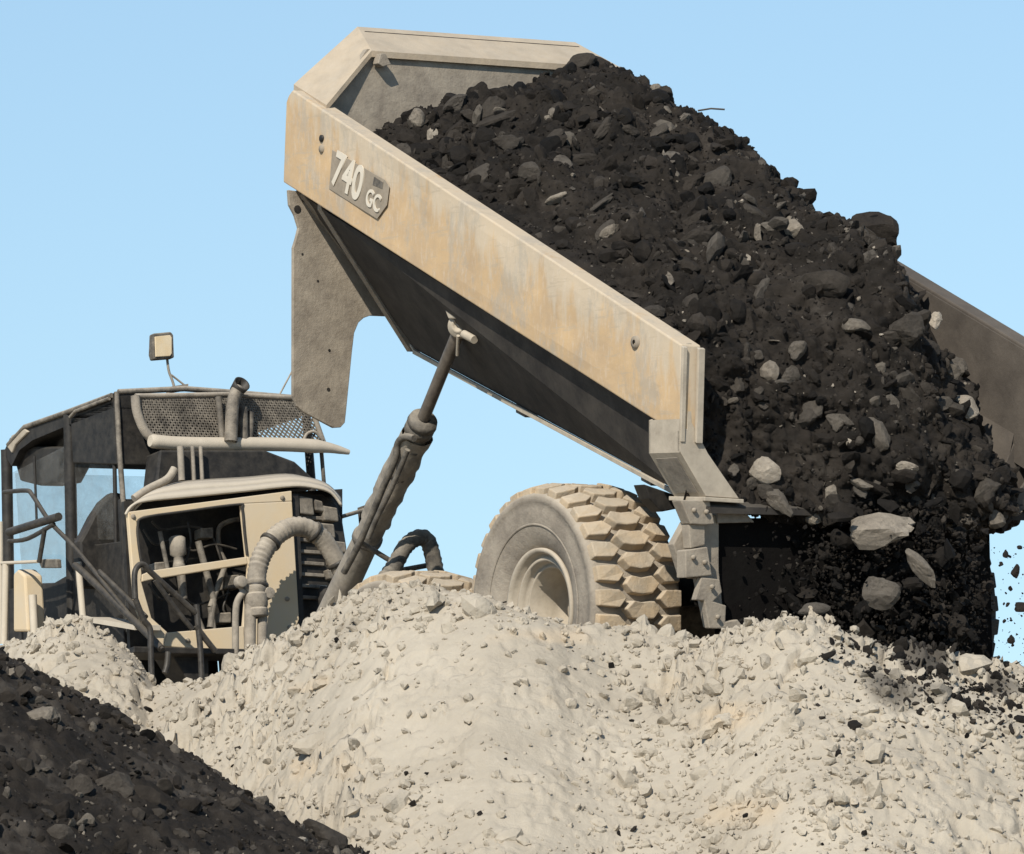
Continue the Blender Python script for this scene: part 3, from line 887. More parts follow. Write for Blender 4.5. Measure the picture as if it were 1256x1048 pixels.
axm = MB(); axm.lathe([(0.0, 1.0), (0.2, 1.0), (0.2, 0.5), (0.38, 0.2), (0.38, -0.2), (0.2, -0.5), (0.2, -1.0), (0, -1.0)], tp(2.25, 0, 0.33), T.l, 32); axm.build('axle', M['dull'], truck)
mf = MB()
mf.prism([tp(-1.83, y, z) for y, z in ((1.30, 1.55), (-1.15, 1.62), (-1.18, 0.4), (1.30, 0.4))], T.f * 0.025)
mf.build('shade_sheet', M['underbody_shade'], truck, 0.008)  # added sheet: hides the sky behind and stands in for underbody shade
bk = MB()
X0 = -2.0
for poly, dx, th in (([(834.7, 613.6), (870.4, 613.6), (876.7, 643), (865, 644), (847, 643)], 0.0, 0.12), ([(845, 643), (865, 642), (865, 669), (847, 673)], 0.03, 0.1),
                     ([(841, 675), (868, 671), (873.5, 706), (841, 709)], 0.0, 0.12),
                     ([(860, 708), (883, 711), (886, 727), (875, 738), (891, 743), (890, 763), (905, 760), (914, 772), (870, 771), (864, 737), (853, 736), (857, 722)], 0.01, 0.06)):
    bk.prism([T.on(px, py, 0, X0 + dx) for px, py in poly], T.f * th)
bk.prism([T.on(px, py, 0, -1.85) for px, py in ((841, 640), (852, 640), (852, 710), (838, 706), (826, 668))], T.f * 0.08)
bk.prism([T.on(px, py, 0, -1.88) for px, py in ((846, 632), (882, 632), (882, 700), (889, 768), (870, 770), (856, 706), (848, 700))], T.f * 0.08)
bk.build('rear_bracket', M['steel'], chassis, 0.008)
cb = MB(); cb.prism([T.on(px, py, 0, -1.9) for px, py in ((880, 628), (909, 622), (926, 641), (880, 642))], T.f * 0.12); cb.build('cross_member', M['grime'], chassis, 0.008)
lk = MB(); lk.prism([T.on(px, py, 0, -1.4) for px, py in ((790, 594), (828, 607), (842, 622), (812, 628), (797, 612))], T.f * 0.15); lk.build('tail_pivot', M['black'], chassis, 0.01)

# ---- hoist cylinder
cyl = empty('hoist_cylinder', (0, 0, 0), truck)
C0 = T.on(424, 716, 1, 1.12); C1 = T.on(514, 527, 1, 1.30); C2 = T.on(566, 398, 1, 1.42)
dirc = (C1 - C0) / np.linalg.norm(C1 - C0)
m = MB(); m.tube([C0 - dirc * 0.75, C0, C0 + (C1 - C0) * 0.5, C1], [0.118, 0.115, 0.105, 0.094], 24); m.build('barrel', M['grime'], cyl)
m = MB(); m.tube([C1 - dirc * 0.02, C2], 0.050, 20); m.build('rod', M['chrome'], cyl)
m = MB(); m.lathe([(0.05, 0.13), (0.112, 0.12), (0.122, 0.07), (0.10, 0.06), (0.118, 0.045), (0.118, -0.02), (0.09, -0.03)], C1, dirc, 24); m.build('gland', M['dull'], cyl)
m = MB()
for q, r in ((0.30, 0.124), (0.66, 0.115), (0.74, 0.116), (0.82, 0.114), (0.90, 0.114)):
    p = C0 + (C1 - C0) * q; m.lathe([(r - 0.02, -0.03), (r, -0.022), (r, 0.022), (r - 0.02, 0.03)], p, dirc, 20)
m.build_each('clamp_band', M['dull'], cyl)
m = MB(); ns_ = 26; sl = [(C0 + (C1 - C0) * (0.42 + 0.55 * i / ns_)) for i in range(ns_ + 1)]; nk = 28; rings = []
aa = np.cross(dirc, [0, 0, 1.0]); aa /= np.linalg.norm(aa); bb = np.cross(dirc, aa)
for p in sl:
    q = np.array([p + (0.118 - 0.01 * 0) * (math.cos(2 * math.pi * k / nk) * aa + math.sin(2 * math.pi * k / nk) * bb) for k in range(nk)])
    h_ = 0.012 * fbm(q, 9, 3, 66) + 0.016 * np.abs(fbm(q, 4.5, 2, 67))
    rings.append(q + ((q - p) / 0.118) * h_[:, None])
m.add(np.concatenate(rings), [(i * nk + k, i * nk + (k + 1) % nk, (i + 1) * nk + (k + 1) % nk, (i + 1) * nk + k) for i in range(ns_) for k in range(nk)], True)
m.build('torn_sleeve', M['grime'], cyl)
m = MB(); m.tube(smooth_path([T.on(px, py, 1, 1.42) for px, py in ((508, 538), (497, 536), (488, 544), (484, 566), (470, 598), (456, 632), (440, 668), (422, 702))], 6), 0.028, 10)
m.tube(smooth_path([T.on(px, py, 1, 1.44) for px, py in ((500, 552), (492, 572), (478, 604), (463, 634), (452, 660))], 5), 0.022, 8); m.build_each('hydraulic_line', M['dull'], cyl)
m = MB(); ey = T.on(565, 400, 1, 1.42)
ea = T.l * 0.75 - T.f * 0.55; ea /= np.linalg.norm(ea)
m.lathe([(0.0, 0.045), (0.035, 0.045), (0.04, 0.06), (0.055, 0.06), (0.06, 0.05), (0.088, 0.045), (0.096, 0.03), (0.096, -0.05), (0.0, -0.05)], ey, ea, 28); m.build('eye', M['rim_steel'], cyl)
m = MB()
m.prism([T.on(px, py, 1, 1.40) for px, py in ((560, 377), (571, 373), (584, 381), (578, 392), (566, 392))], T.l * 0.12); m.build('clevis', M['rim_steel'], cyl, 0.01)
m = MB(); m.prism([T.on(px, py, 1, 1.38) for px, py in ((576, 388), (588, 384), (586, 404), (572, 412))], -T.l * 0.1); m.build('bracket', M['black'], cyl, 0.01)
m = MB(); m.tube([T.on(569, 410, 1, 1.5), T.on(582, 417, 1, 1.5)], 0.032, 12); m.tube([T.on(562, 412, 1, 1.52), T.on(561, 436, 1, 1.46)], 0.014, 8); m.build_each('pin', M['rim_steel'], cyl)

# loose hose loop between tractor and body
m = MB(); m.tube(smooth_path([T.on(px, py, 0, 3.0) for px, py in ((468, 716), (484, 694), (497, 671), (512, 660), (524, 663), (531, 684), (536, 712), (538, 735))], 8), 0.066, 14, 0.004, 0.05); m.build('hydraulic_hose', M['dull'], truck)
m = MB(); m.tube([T.on(px, py, 0, 3.05) for px, py in ((440, 664), (482, 690), (500, 706))], 0.022, 8); m.tube([T.on(px, py, 0, 3.1) for px, py in ((496, 699), (528, 693), (540, 705))], 0.022, 8); m.build_each('hydraulic_pipe', M['dull'], truck)

# ------------------------------------------------------------------ tractor unit
KR = lambda px, py, x: K.on(px, py, 0, x)
KS = lambda px, py, y: K.on(px, py, 1, y)
cab = MB()
# roof slab, its side edge falling towards the nose
YL, YR = 0.78, -1.18
edge = [(140, 482), (84, 504), (30, 524), (12, 538), (4, 556)]
und = [(140, 500), (88, 520), (40, 540), (24, 552), (14, 572)]
e1 = [KS(px, py, YL) for px, py in edge]; e2 = [p + K.l * (YR - YL) for p in e1]
u1 = [KS(px, py, YL) for px, py in und]; u2 = [p + K.l * (YR - YL) for p in u1]
cab.loft(e1, e2); cab.loft(u1, u2); cab.loft(e1, u1); cab.loft(e2, u2)
cab.add([e1[0], e2[0], u2[0], u1[0]], [(0, 1, 2, 3)]); cab.add([e1[-1], e2[-1], u2[-1], u1[-1]], [(0, 1, 2, 3)])
# lower walls
cab.prism([KS(px, py, YL) for px, py in ((90, 660), (98, 668), (118, 668), (150, 664), (152, 790), (90, 790))], -K.l * 0.06)
cab.prism([KS(px, py, YL) for px, py in ((8, 724), (34, 716), (66, 715), (92, 700), (92, 790), (8, 790))], -K.l * 0.06)
cab.prism([KR(px, py, 0.0) for px, py in ((147, 612), (385, 612), (385, 770), (155, 770))], K.f * 0.05)
cab.prism([KS(px, py, YL) for px, py in ((86, 512), (139, 492), (143, 570), (89, 568))], -K.l * 0.04)
# front wall below the windscreen
zf = K.loc(KS(40, 716, YL))[2]; xf = 1.98
cab.prism([K.w(xf, YL, zf), K.w(xf, YR, zf), K.w(xf, YR, zf - 0.9), K.w(xf, YL, zf - 0.9)], K.f * 0.06)
cab.prism([K.w(0, YR, zf - 0.1), K.w(xf, YR, zf - 0.1), K.w(xf, YR, zf - 0.9), K.w(0, YR, zf - 0.9)], -K.l * 0.04)
cab.prism([K.w(0, YL, zf - 0.55), K.w(xf, YL, zf - 0.55), K.w(xf, YR, zf - 0.55), K.w(0, YR, zf - 0.55)], -K.u * 0.06)
cab_o = cab.build('cab', M['black'], truck, 0.01)

m = MB(); m.tube([KS(137, 485, YL + .01), KS(84, 505, YL + .01), KS(30, 524, YL + .01), KS(10, 546, YL + .01)], 0.022, 8)
m.tube([KS(86, 512, YL + .03), KS(92, 505, YL + .03), KS(134, 489, YL + .03)], 0.016, 8)
m.tube([KR(145, 481, 0), KR(226, 477, 0), KR(279, 481, 0), KR(384, 490, 0)], 0.025, 8); m.build_each('roof_rail', M['dust_dark'], cab_o)
m = MB(); m.prism([KS(px, py, YL + .02) for px, py in ((8, 548), (14, 534), (30, 526), (34, 530), (18, 546), (14, 556))], -K.l * 1.9); m.build('roof_brow', M['rim_steel'], cab_o, 0.01)
m = MB()
m.tube([KR(143, 481, 0.0), KR(147, 560, 0.0), KR(153, 640, 0.0), KR(158, 775, 0.0)], 0.024, 8); m.build('corner_post', M['dust_dark'], cab_o)
m = MB()
for (px0, py0, px1, py1, r) in ((85, 508, 90, 790, 0.058), (8, 552, 12, 790, 0.055), (139, 492, 143, 700, 0.02), (42, 560, 45, 640, 0.012)):
    m.tube([KS(px0, py0, YL - .03), KS(px1, py1, YL - .03)], r, 8)
for yy in (YR + 0.03,):
    a_ = K.loc(KS(8, 552, YL)); b_ = K.loc(KS(12, 720, YL)); m.tube([K.w(xf, yy, a_[2]), K.w(xf, yy, b_[2])], 0.05, 8)
    m.tube([K.w(0.02, yy, K.loc(KS(140, 490, YL))[2]), K.w(0.02, yy, zf - 0.5)], 0.04, 8)
m.tube([K.w(xf, YL, zf), K.w(xf, YR, zf)], 0.04, 8)
m.build_each('window_post', M['black'], cab_o)
gl = MB()
gl.add([K.w(xf, YL - .03, zf), K.w(xf, YR, zf), K.w(xf, YR, zf + 1.05), K.w(xf, YL - .03, zf + 1.05)], [(0, 1, 2, 3)])
gl.prism([K.w(xf + .01, YL - .03, zf), K.w(xf + .01, YR, zf), K.w(xf + .01, YR, zf + 1.05), K.w(xf + .01, YL - .03, zf + 1.05)], K.f * 0.006)
gl.f = gl.f[1:]; gl.sm = gl.sm[1:]
gl.build('windscreen', M['glass'], cab_o)
gl = MB(); gl.prism([KS(px, py, YL - .04) for px, py in ((92, 568), (138, 569), (142, 662), (94, 662))], -K.l * 0.006)
gl.prism([KS(px, py, YL - .04) for px, py in ((15, 580), (84, 545), (88, 712), (16, 722))], -K.l * 0.006); gl.build_each('side_window', M['glass'], cab_o)
# inside: seat, visor bits
m = MB()
m.prism([K.w(0.55, y, z) for y, z in [tuple(K.loc(KR(px, py, 0.55))[1:]) for px, py in ((97, 664), (104, 652), (114, 632), (126, 614), (138, 604), (150, 604), (160, 640), (162, 720), (100, 720))]], K.f * 0.14)
m.build('seat', M['black'], cab_o, 0.03)
m = MB(); m.prism([KS(px, py, 0.7) for px, py in ((16, 560), (40, 548), (82, 548), (84, 566), (70, 592), (48, 596), (24, 590))], -K.l * 0.25); m.build('overhead_console', M['black'], cab_o, 0.02)
# rear upper wall behind the mesh
m = MB(); m.prism([KR(px, py, 0.02) for px, py in ((147, 484), (312, 486), (318, 540), (300, 569), (150, 569))], K.f * 0.04); m.build('rear_wall', M['black'], cab_o)

# mesh guard
mg = MB(); x_ = -0.16
quad = lambda u, v: KR(*(np.array([168, 484]) * (1 - u) * (1 - v) + np.array([378, 490]) * u * (1 - v) + np.array([402, 548]) * u * v + np.array([180, 540]) * (1 - u) * v), x_)
nu = 38; nv = 9
for k in range(-nv, nu):
    for sg_ in (0, 1):
        pts = []
        for j in range(nv + 1):
            u = (k + j) / nu
            if 0 <= u <= 1:
                pts.append(quad(u, (j / nv) if sg_ == 0 else 1 - j / nv))
        if len(pts) > 1:
            d = (pts[-1] - pts[0]); nn = np.cross(d / np.linalg.norm(d), K.f) * 0.0075
            mg.prism([pts[0] - nn, pts[0] + nn, pts[-1] + nn, pts[-1] - nn], K.f * 0.006)
mgo = mg.build('mesh_guard', M['dust_dark'], cab_o)
m = MB()
m.tube(smooth_path([KR(px, py, x_) for px, py in ((166, 486), (168, 505), (176, 526), (186, 538), (200, 543))], 5), 0.042, 10)
m.tube([KR(px, py, x_) for px, py in ((166, 486), (280, 484), (376, 489))], 0.022, 8)
m.tube([KR(px, py, x_) for px, py in ((374, 487), (385, 510), (400, 552))], 0.026, 8)
m.tube(smooth_path([KR(px, py, x_ - .02) for px, py in ((371, 546), (376, 533), (386, 530), (396, 540))], 5), 0.014, 8)
m.build_each('mesh_frame', M['grime'], cab_o)
m = MB()
m.tube(smooth_path([KR(px, py, x_ - 0.06) for px, py in ((184, 541), (215, 544), (260, 545), (310, 545), (360, 546), (400, 549), (428, 555))], 6), [0.05] + [0.062] * 28 + [0.055, 0.05, 0.045, 0.04, 0.036, 0.03, 0.026, 0.022], 14)
m.build('ledge_bar', M['pale'], cab_o)
m = MB(); m.tube([KR(394, 552, x_), KR(398, 600, x_ + .1)], 0.018, 8); m.build('strut', M['dull'], cab_o)

# exhaust stack
m = MB(); m.tube(smooth_path([KR(px, py, -0.30) for px, py in ((283, 542), (284, 520), (285, 500), (288, 486), (293, 476))], 5), 0.058, 18, closed_ends=False)
ex = m.build('exhaust_stack', M['dust_dark'], cab_o)
m = MB(); dd = KR(294, 474, -0.36) - KR(288, 486, -0.30); dd /= np.linalg.norm(dd); tipc = KR(293, 476, -0.30)
m.lathe([(0.0, -0.05), (0.062, -0.05), (0.076, 0.06), (0.064, 0.06), (0.055, 0.0), (0.0, -0.01)], tipc, (dd + np.array([0.25, -0.55, 0.0])) / np.linalg.norm(dd + np.array([0.25, -0.55, 0.0])), 20); m.build('exhaust_tip', M['black'], cab_o)
m = MB(); m.tube([KR(268, 487, -0.22), KR(273, 540, -0.22)], 0.03, 10); m.tube([KR(297, 500, -0.22), KR(298, 540, -0.22)], 0.05, 10); m.tube([KR(308, 505, -0.2), KR(306, 540, -0.2)], 0.03, 10); m.build_each('intake_pipe', M['dull'], cab_o)

# work lamp on the roof
lamp = MB(); lx = 0.12
lamp.prism([KR(px, py, lx) for px, py in ((188, 409), (210, 407), (213, 411), (214, 439), (189, 441), (187, 434))], K.f * 0.08)
lo_ = lamp.build('work_lamp', M['dull'], truck, 0.012)
m = MB(); m.prism([KR(px, py, lx - 0.012) for px, py in ((190, 413), (209, 411), (211, 414), (211, 434), (209, 437), (191, 438))], K.f * 0.012); m.build('lens', M['lens'], lo_, 0.01)
m = MB(); m.tube(smooth_path([KR(px, py, lx + .06) for px, py in ((205, 440), (207, 455), (211, 466), (214, 476))], 4), 0.012, 8); m.tube([KR(210, 460, lx + .06), KR(228, 474, lx + .06)], 0.009, 6)
m.prism([KR(px, py, lx) for px, py in ((211, 474), (231, 471), (231, 477), (212, 480))], K.f * 0.12); m.build('lamp_bracket', M['grime'], lo_)
m = MB(); m.tube([KR(341, 488, 0.1), KR(358, 456, 0.1), KR(368, 430, 0.1)], 0.008, 6); m.build('aerial', M['grime'], truck)

# engine enclosure behind the cab: hood top, yellow guard frame, machinery inside
XE = -0.95
hood = MB(); prof = []
fr_ = [(155, 632), (162, 622), (180, 616), (230, 611), (300, 604), (358, 598), (385, 600), (405, 606), (418, 622)]
crst = [(160, 628), (176, 612), (200, 600), (240, 594), (300, 591), (352, 586), (382, 589), (402, 597), (416, 612)]
bk_ = [(162, 626), (186, 604), (215, 592), (250, 588), (300, 585), (350, 581), (378, 586), (398, 594), (412, 606)]
rows = []
for t_, a_, b_, x0, x1 in ((0, fr_, crst, XE, XE + .1), (0.5, fr_, crst, XE, XE + .1), (1.0, fr_, crst, XE, XE + .12), (1.0, bk_, bk_, XE + .5, XE + .5)):
    rows.append([KR(a_[i][0] * (1 - t_) + b_[i][0] * t_, a_[i][1] * (1 - t_) + b_[i][1] * t_, x0 * (1 - t_) + x1 * t_) for i in range(len(a_))])
rows.append([p + K.f * 0.06 - K.u * 0.05 for p in rows[-1]])
for r1, r2 in zip(rows, rows[1:]):
    hood.loft(smooth_path(r1, 4), smooth_path(r2, 4))
hood.sm = [True] * len(hood.sm)
hd = hood.build('engine_hood', M['pale'], truck)
hd.modifiers.new('thick', 'SOLIDIFY').thickness = 0.02
m = MB(); m.tube(smooth_path([KR(px, py, XE + .35) for px, py in ((164, 612), (182, 600), (205, 588), (214, 575))], 5), 0.035, 10); m.build('hood_hose', M['grime'], hd)
m = MB()
m.prism([KR(px, py, XE + 0.6) for px, py in ((196, 552), (325, 552), (362, 566), (384, 586), (384, 600), (190, 606))], K.f * 0.25); m.build('air_box', M['black'], truck, 0.02)
m = MB()
for px in (221, 236, 246):
    m.tube([KR(px, 548, XE + .52), KR(px + 2, 590, XE + .5)], 0.03 if px == 221 else 0.018, 8)
m.build_each('intake_hose', M['grime'], truck)

gf = MB(); d_ = K.f * 0.05
for poly in ([(157, 628), (358, 602), (358.4, 615), (296, 618), (176, 634), (168, 640)],                               # top rail
             [(157, 628), (168, 640), (174, 705), (173, 712), (186, 758), (206, 776), (201, 793), (176, 768), (166, 740)],  # near stile
             [(174, 705), (186, 700), (303, 683), (304, 692), (186, 711), (174, 714)],                                 # middle bar
             [(296, 618), (358.4, 615), (367, 760), (352, 800), (301, 800), (299, 768), (305, 700), (303, 683)],       # wide far stile
             [(206, 776), (299, 768), (301, 800), (201, 793)]):
    gf.prism([KR(px, py, XE) for px, py in poly], d_)
enc = gf.build('guard_frame', M['yellow'], truck, 0.008)
m = MB()
for px, py in ((346, 611), (163, 634), (355, 770), (230, 786), (352, 735)):
    m.lathe([(0.0, 0.012), (0.02, 0.012), (0.022, 0.0)], KR(px, py, XE), -K.f, 12)
m.build_each('bolt', M['badge'], enc)
m = MB(); m.prism([KR(px, py, XE + 0.42) for px, py in ((152, 615), (420, 600), (420, 800), (160, 800))], K.f * 0.05)
m.prism([K.w(XE + .06, y, z) for y, z in [tuple(K.loc(KR(px, py, XE + .06))[1:]) for px, py in ((359, 606), (366, 606), (374, 790), (366, 790))]], K.f * 0.65)
m.build_each('enclosure_wall', M['black'], truck)
m = MB()
m.prism([KR(px, py, XE + .45) for px, py in ((170, 655), (205, 655), (212, 775), (178, 775))], K.f * 0.2)
m.prism([KR(px, py, XE + .5) for px, py in ((243, 706), (262, 704), (266, 765), (246, 767))], K.f * 0.1)
m.prism([KR(px, py, XE + .5) for px, py in ((205, 715), (238, 712), (240, 770), (208, 772))], K.f * 0.1); m.build_each('machinery_panel', M['dust_dark'], enc, 0.01)
m = MB(); ct = KR(218, 672, XE + .2); m.lathe([(0.0, 0.10), (0.05, 0.10), (0.072, 0.08), (0.072, -0.06), (0.04, -0.08), (0.05, -0.14), (0.06, -0.18), (0.03, -0.2), (0.02, -0.42), (0.0, -0.42)], ct, K.u, 20); m.build('filter_canister', M['grime'], enc)
m = MB()
for (x0, y0, x1, y1, r) in ((243, 664, 262, 735, 0.03), (196, 652, 206, 700, 0.02), (278, 690, 258, 745, 0.026), (262, 735, 258, 770, 0.03), (238, 745, 250, 775, 0.02), (222, 690, 226, 735, 0.03), (258, 745, 262, 772, 0.026)):
    m.tube([KR(x0, y0, XE + .18), KR(x1, y1, XE + .18)], r, 10)
m.tube(smooth_path([KR(px, py, XE + .3) for px, py in ((302, 636), (280, 640), (268, 650), (270, 675), (277, 690))], 6), 0.022, 10); m.build_each('machinery_pipe', M['dust_dark'], enc)

m = MB()
for pts in (((176, 650), (190, 668), (210, 664), (236, 676), (262, 668), (290, 674)), ((186, 640), (200, 650), (232, 646), (258, 655), (272, 690)), ((182, 716), (198, 736), (216, 726), (240, 742), (282, 728)),
            ((272, 704), (280, 724), (274, 748), (288, 764)), ((230, 640), (234, 664), (228, 690))):
    m.tube(smooth_path([KR(px, py, XE + .24) for px, py in pts], 5), 0.011, 6)
m.build_each('wiring', M['rail'], enc)
m = MB()
for k, (px, py, w_, h_) in enumerate(((246, 648, 16, 12), (276, 706, 18, 16), (190, 690, 14, 10), (268, 752, 16, 12))):
    m.prism([KR(px, py, XE + .22), KR(px + w_, py - 1, XE + .22), KR(px + w_, py + h_, XE + .22), KR(px, py + h_, XE + .22)], K.f * 0.12)
m.build_each('valve_block', M['dust_dark'], enc, 0.01)
m = MB(); m.tube(smooth_path([KR(px, py, XE - 0.004) for px, py in ((175, 700), (170, 668), (169, 645), (177, 635), (230, 627), (292, 619), (297, 624), (300, 655), (303, 681))], 5), 0.012, 8); m.build('rubber_seal', M['rubber'], enc)

# far flank of the enclosure: radiator pack with ribs, boxes and a lamp mount
m = MB(); m.prism([KR(px, py, XE + .16) for px, py in ((360, 603), (396, 606), (414, 618), (421, 640), (426, 672), (422, 706), (412, 735), (394, 756), (366, 760))], K.f * 0.5)
fk = m.build('radiator_pack', M['black'], truck, 0.02)
m = MB()
for (x0, y0, x1, y1) in ((366, 608, 384, 632), (386, 612, 396, 628), (396, 620, 414, 640), (380, 640, 410, 660), (398, 662, 424, 678), (404, 682, 422, 694), (402, 698, 418, 712)):
    m.prism([KR(px, py, XE + .08) for px, py in ((x0, y0), (x1, y0 + 3), (x1 + 2, y1), (x0 + 2, y1 - 2))], K.f * 0.1)
m.build_each('radiator_fitting', M['dust_dark'], fk, 0.012)
m = MB()
for k in range(9):
    y_ = 618 + k * 14; m.prism([KR(px, py, XE + .12) for px, py in ((367, y_), (398, y_ + 2), (398, y_ + 6), (367, y_ + 4))], K.f * 0.05)
m.build('radiator_grille', M['dust_dark'], fk, 0.004)
m = MB()
m.build_each('radiator_fitting', M['dust_dark'], fk, 0.012)
m = MB(); m.tube([KR(419, 634, XE + .3), KR(446, 626, XE + .3)], 0.018, 8); m.prism([KR(px, py, XE + .3) for px, py in ((444, 621), (450, 619), (452, 640), (446, 642))], K.f * 0.08); m.build('mirror_arm', M['dull'], fk)
m = MB(); m.prism([KR(px, py, XE + .05) for px, py in ((394, 718), (402, 718), (404, 742), (396, 746))], K.f * 0.05); m.build('reflector', M['pale'], fk, 0.01)

# big hydraulic hoses arching from tractor to trailer
XH = XE - 0.38
m = MB(); m.tube(smooth_path([KR(px, py, XH) for px, py in ((316, 728), (315, 706), (321, 682), (336, 660), (356, 647), (376, 648), (394, 660), (408, 680), (420, 702), (430, 722))], 8), 0.082, 18, 0.006, 0.045)
m.build('supply_hose', M['hose'], truck)
m = MB()
hp = smooth_path([KR(px, py, XH) for px, py in ((316, 728), (315, 706), (321, 682), (336, 660), (356, 647), (376, 648), (394, 660), (408, 680), (420, 702), (430, 722))], 8)
for k in (4, 22, 44, 60):
    t_ = hp[k + 1] - hp[k - 1]; m.lathe([(0.08, -0.02), (0.096, -0.016), (0.096, 0.016), (0.08, 0.02)], hp[k], t_ / np.linalg.norm(t_), 18)
m.build_each('hose_band', M['rail'], truck)
m = MB(); m.lathe([(0.06, -0.14), (0.095, -0.13), (0.10, -0.07), (0.088, -0.06), (0.10, -0.04), (0.105, 0.06), (0.09, 0.07), (0.10, 0.09), (0.098, 0.13), (0.07, 0.14)], KR(314, 738, XH), K.u, 20)
for px, py in ((295, 714), (329, 728)):
    m.lathe([(0.0, 0.04), (0.05, 0.035), (0.055, -0.03), (0, -0.035)], KR(px, py, XH - 0.05), -K.f, 14)
m.prism([KR(px, py, XH) for px, py in ((296, 716), (330, 716), (330, 734), (300, 734))], K.f * 0.06)
m.build('hose_clamp', M['hose'], truck, 0.006)
m = MB()
for px, r in ((307, 0.05), (322, 0.042)):
    m.tube([KR(px, 742, XH), KR(px - 1, 830, XH)], r, 12)
m.tube(smooth_path([KR(px, py, XH) for px, py in ((300, 726), (292, 736), (289, 756), (289, 830))], 5), 0.03, 10)
m.build_each('hydraulic_pipe', M['hose'], truck)
m = MB(); m.tube(smooth_path([KR(px, py, XE + 0.02) for px, py in ((404, 756), (398, 735), (400, 722))], 4), 0.06, 12); m.build('hydraulic_hose', M['rubber'], truck)

# steps, platform and handrails
XR = -1.45
hr = MB()
for pts, r in (([(5, 604), (32, 602), (40, 608), (62, 641), (96, 677), (167, 764), (200, 797)], 0.020), ([(92, 694), (103, 703), (172, 769), (198, 796)], 0.032),
               ([(122, 701), (150, 728), (179, 757)], 0.022)):
    hr.tube(smooth_path([KS(px, py, 1.28) for px, py in pts], 4), r, 10)
hr.tube([KS(px, py, 1.3) for px, py in ((11, 653), (40, 644), (72, 634))], 0.038, 10)
hr.tube(smooth_path([KS(px, py, 1.3) for px, py in ((11, 664), (34, 661), (66, 643))], 4), 0.02, 8); hr.tube([KS(55, 648, 1.3), KS(48, 690, 1.3)], 0.022, 8)
hr.build_each('side_handrail', M['rail'], cab_o)
hr = MB()
for pts, r in (([(166, 735), (165, 706), (169, 695), (176, 693), (186, 703), (212, 727), (240, 752)], 0.026), ([(166, 735), (176, 760), (184, 772), (185, 800), (187, 850)], 0.026),
               ([(190, 712), (216, 748), (236, 772)], 0.022), ([(241, 742), (243, 768), (246, 800), (248, 850)], 0.026), ([(240, 768), (252, 784), (264, 799)], 0.026), ([(206, 800), (205, 815), (202, 826)], 0.026)):
    hr.tube(smooth_path([KR(px, py, XR) for px, py in pts], 5), r, 10)
hr.build_each('step_handrail', M['rail'], truck)
m = MB(); m.prism([KR(px, py, XR + 0.1) for px, py in ((164, 793), (300, 796), (302, 803), (164, 801))], K.f * 0.35); m.prism([KR(px, py, XR + .25) for px, py in ((210, 802), (256, 802), (256, 850), (240, 850))], K.f * 0.3); m.build_each('step_platform', M['black'], truck, 0.008)
m = MB(); m.tube([KS(96, 690, 1.1), KS(103, 770, 1.1)], 0.03, 8); m.prism([KS(px, py, 1.3) for px, py in ((106, 757), (165, 767), (165, 773), (106, 763))], -K.l * 0.25)
m.tube([KS(0, 691, 1.25), KS(46, 689, 1.25)], 0.016, 8); m.tube([KS(7, 692, 1.25), KS(5, 790, 1.25)], 0.032, 8); m.tube([KS(0, 640, 1.25), KS(1, 790, 1.25)], 0.03, 8)
m.tube([KS(40, 730, 1.2), KS(43, 790, 1.2)], 0.036, 8); m.build_each('grab_bar', M['pale'], truck)
m = MB(); m.prism([KS(px, py, 1.22) for px, py in ((16, 704), (22, 698), (30, 706), (34, 775), (16, 775))], -K.l * 0.18); m.build('front_fender', M['yellow'], truck, 0.02)
m = MB(); m.prism([KS(px, py, 1.24) for px, py in ((46, 686), (69, 686), (70, 697), (50, 697))], -K.l * 0.05); m.build('mirror', M['dull'], cab_o, 0.01)
# front frame that carries cab and enclosure
m = MB(); m.boxf(K, -1.3, 3.2, -0.6, 0.6, -1.35, -0.75); m.boxf(K, -1.0, 2.2, -0.95, 0.95, -0.85, -0.7); m.build_each('front_chassis', M['black'], truck, 0.02)

# ------------------------------------------------------------------ the load
def profile(pts, n=90):
    P = np.array(pts, float); d = np.r_[0, np.cumsum(np.linalg.norm(np.diff(P, axis=0), axis=1))]; d /= d[-1]
    t = np.linspace(0, 1, n); return np.stack([np.interp(t, d, P[:, 0]), np.interp(t, d, P[:, 1])], 1)


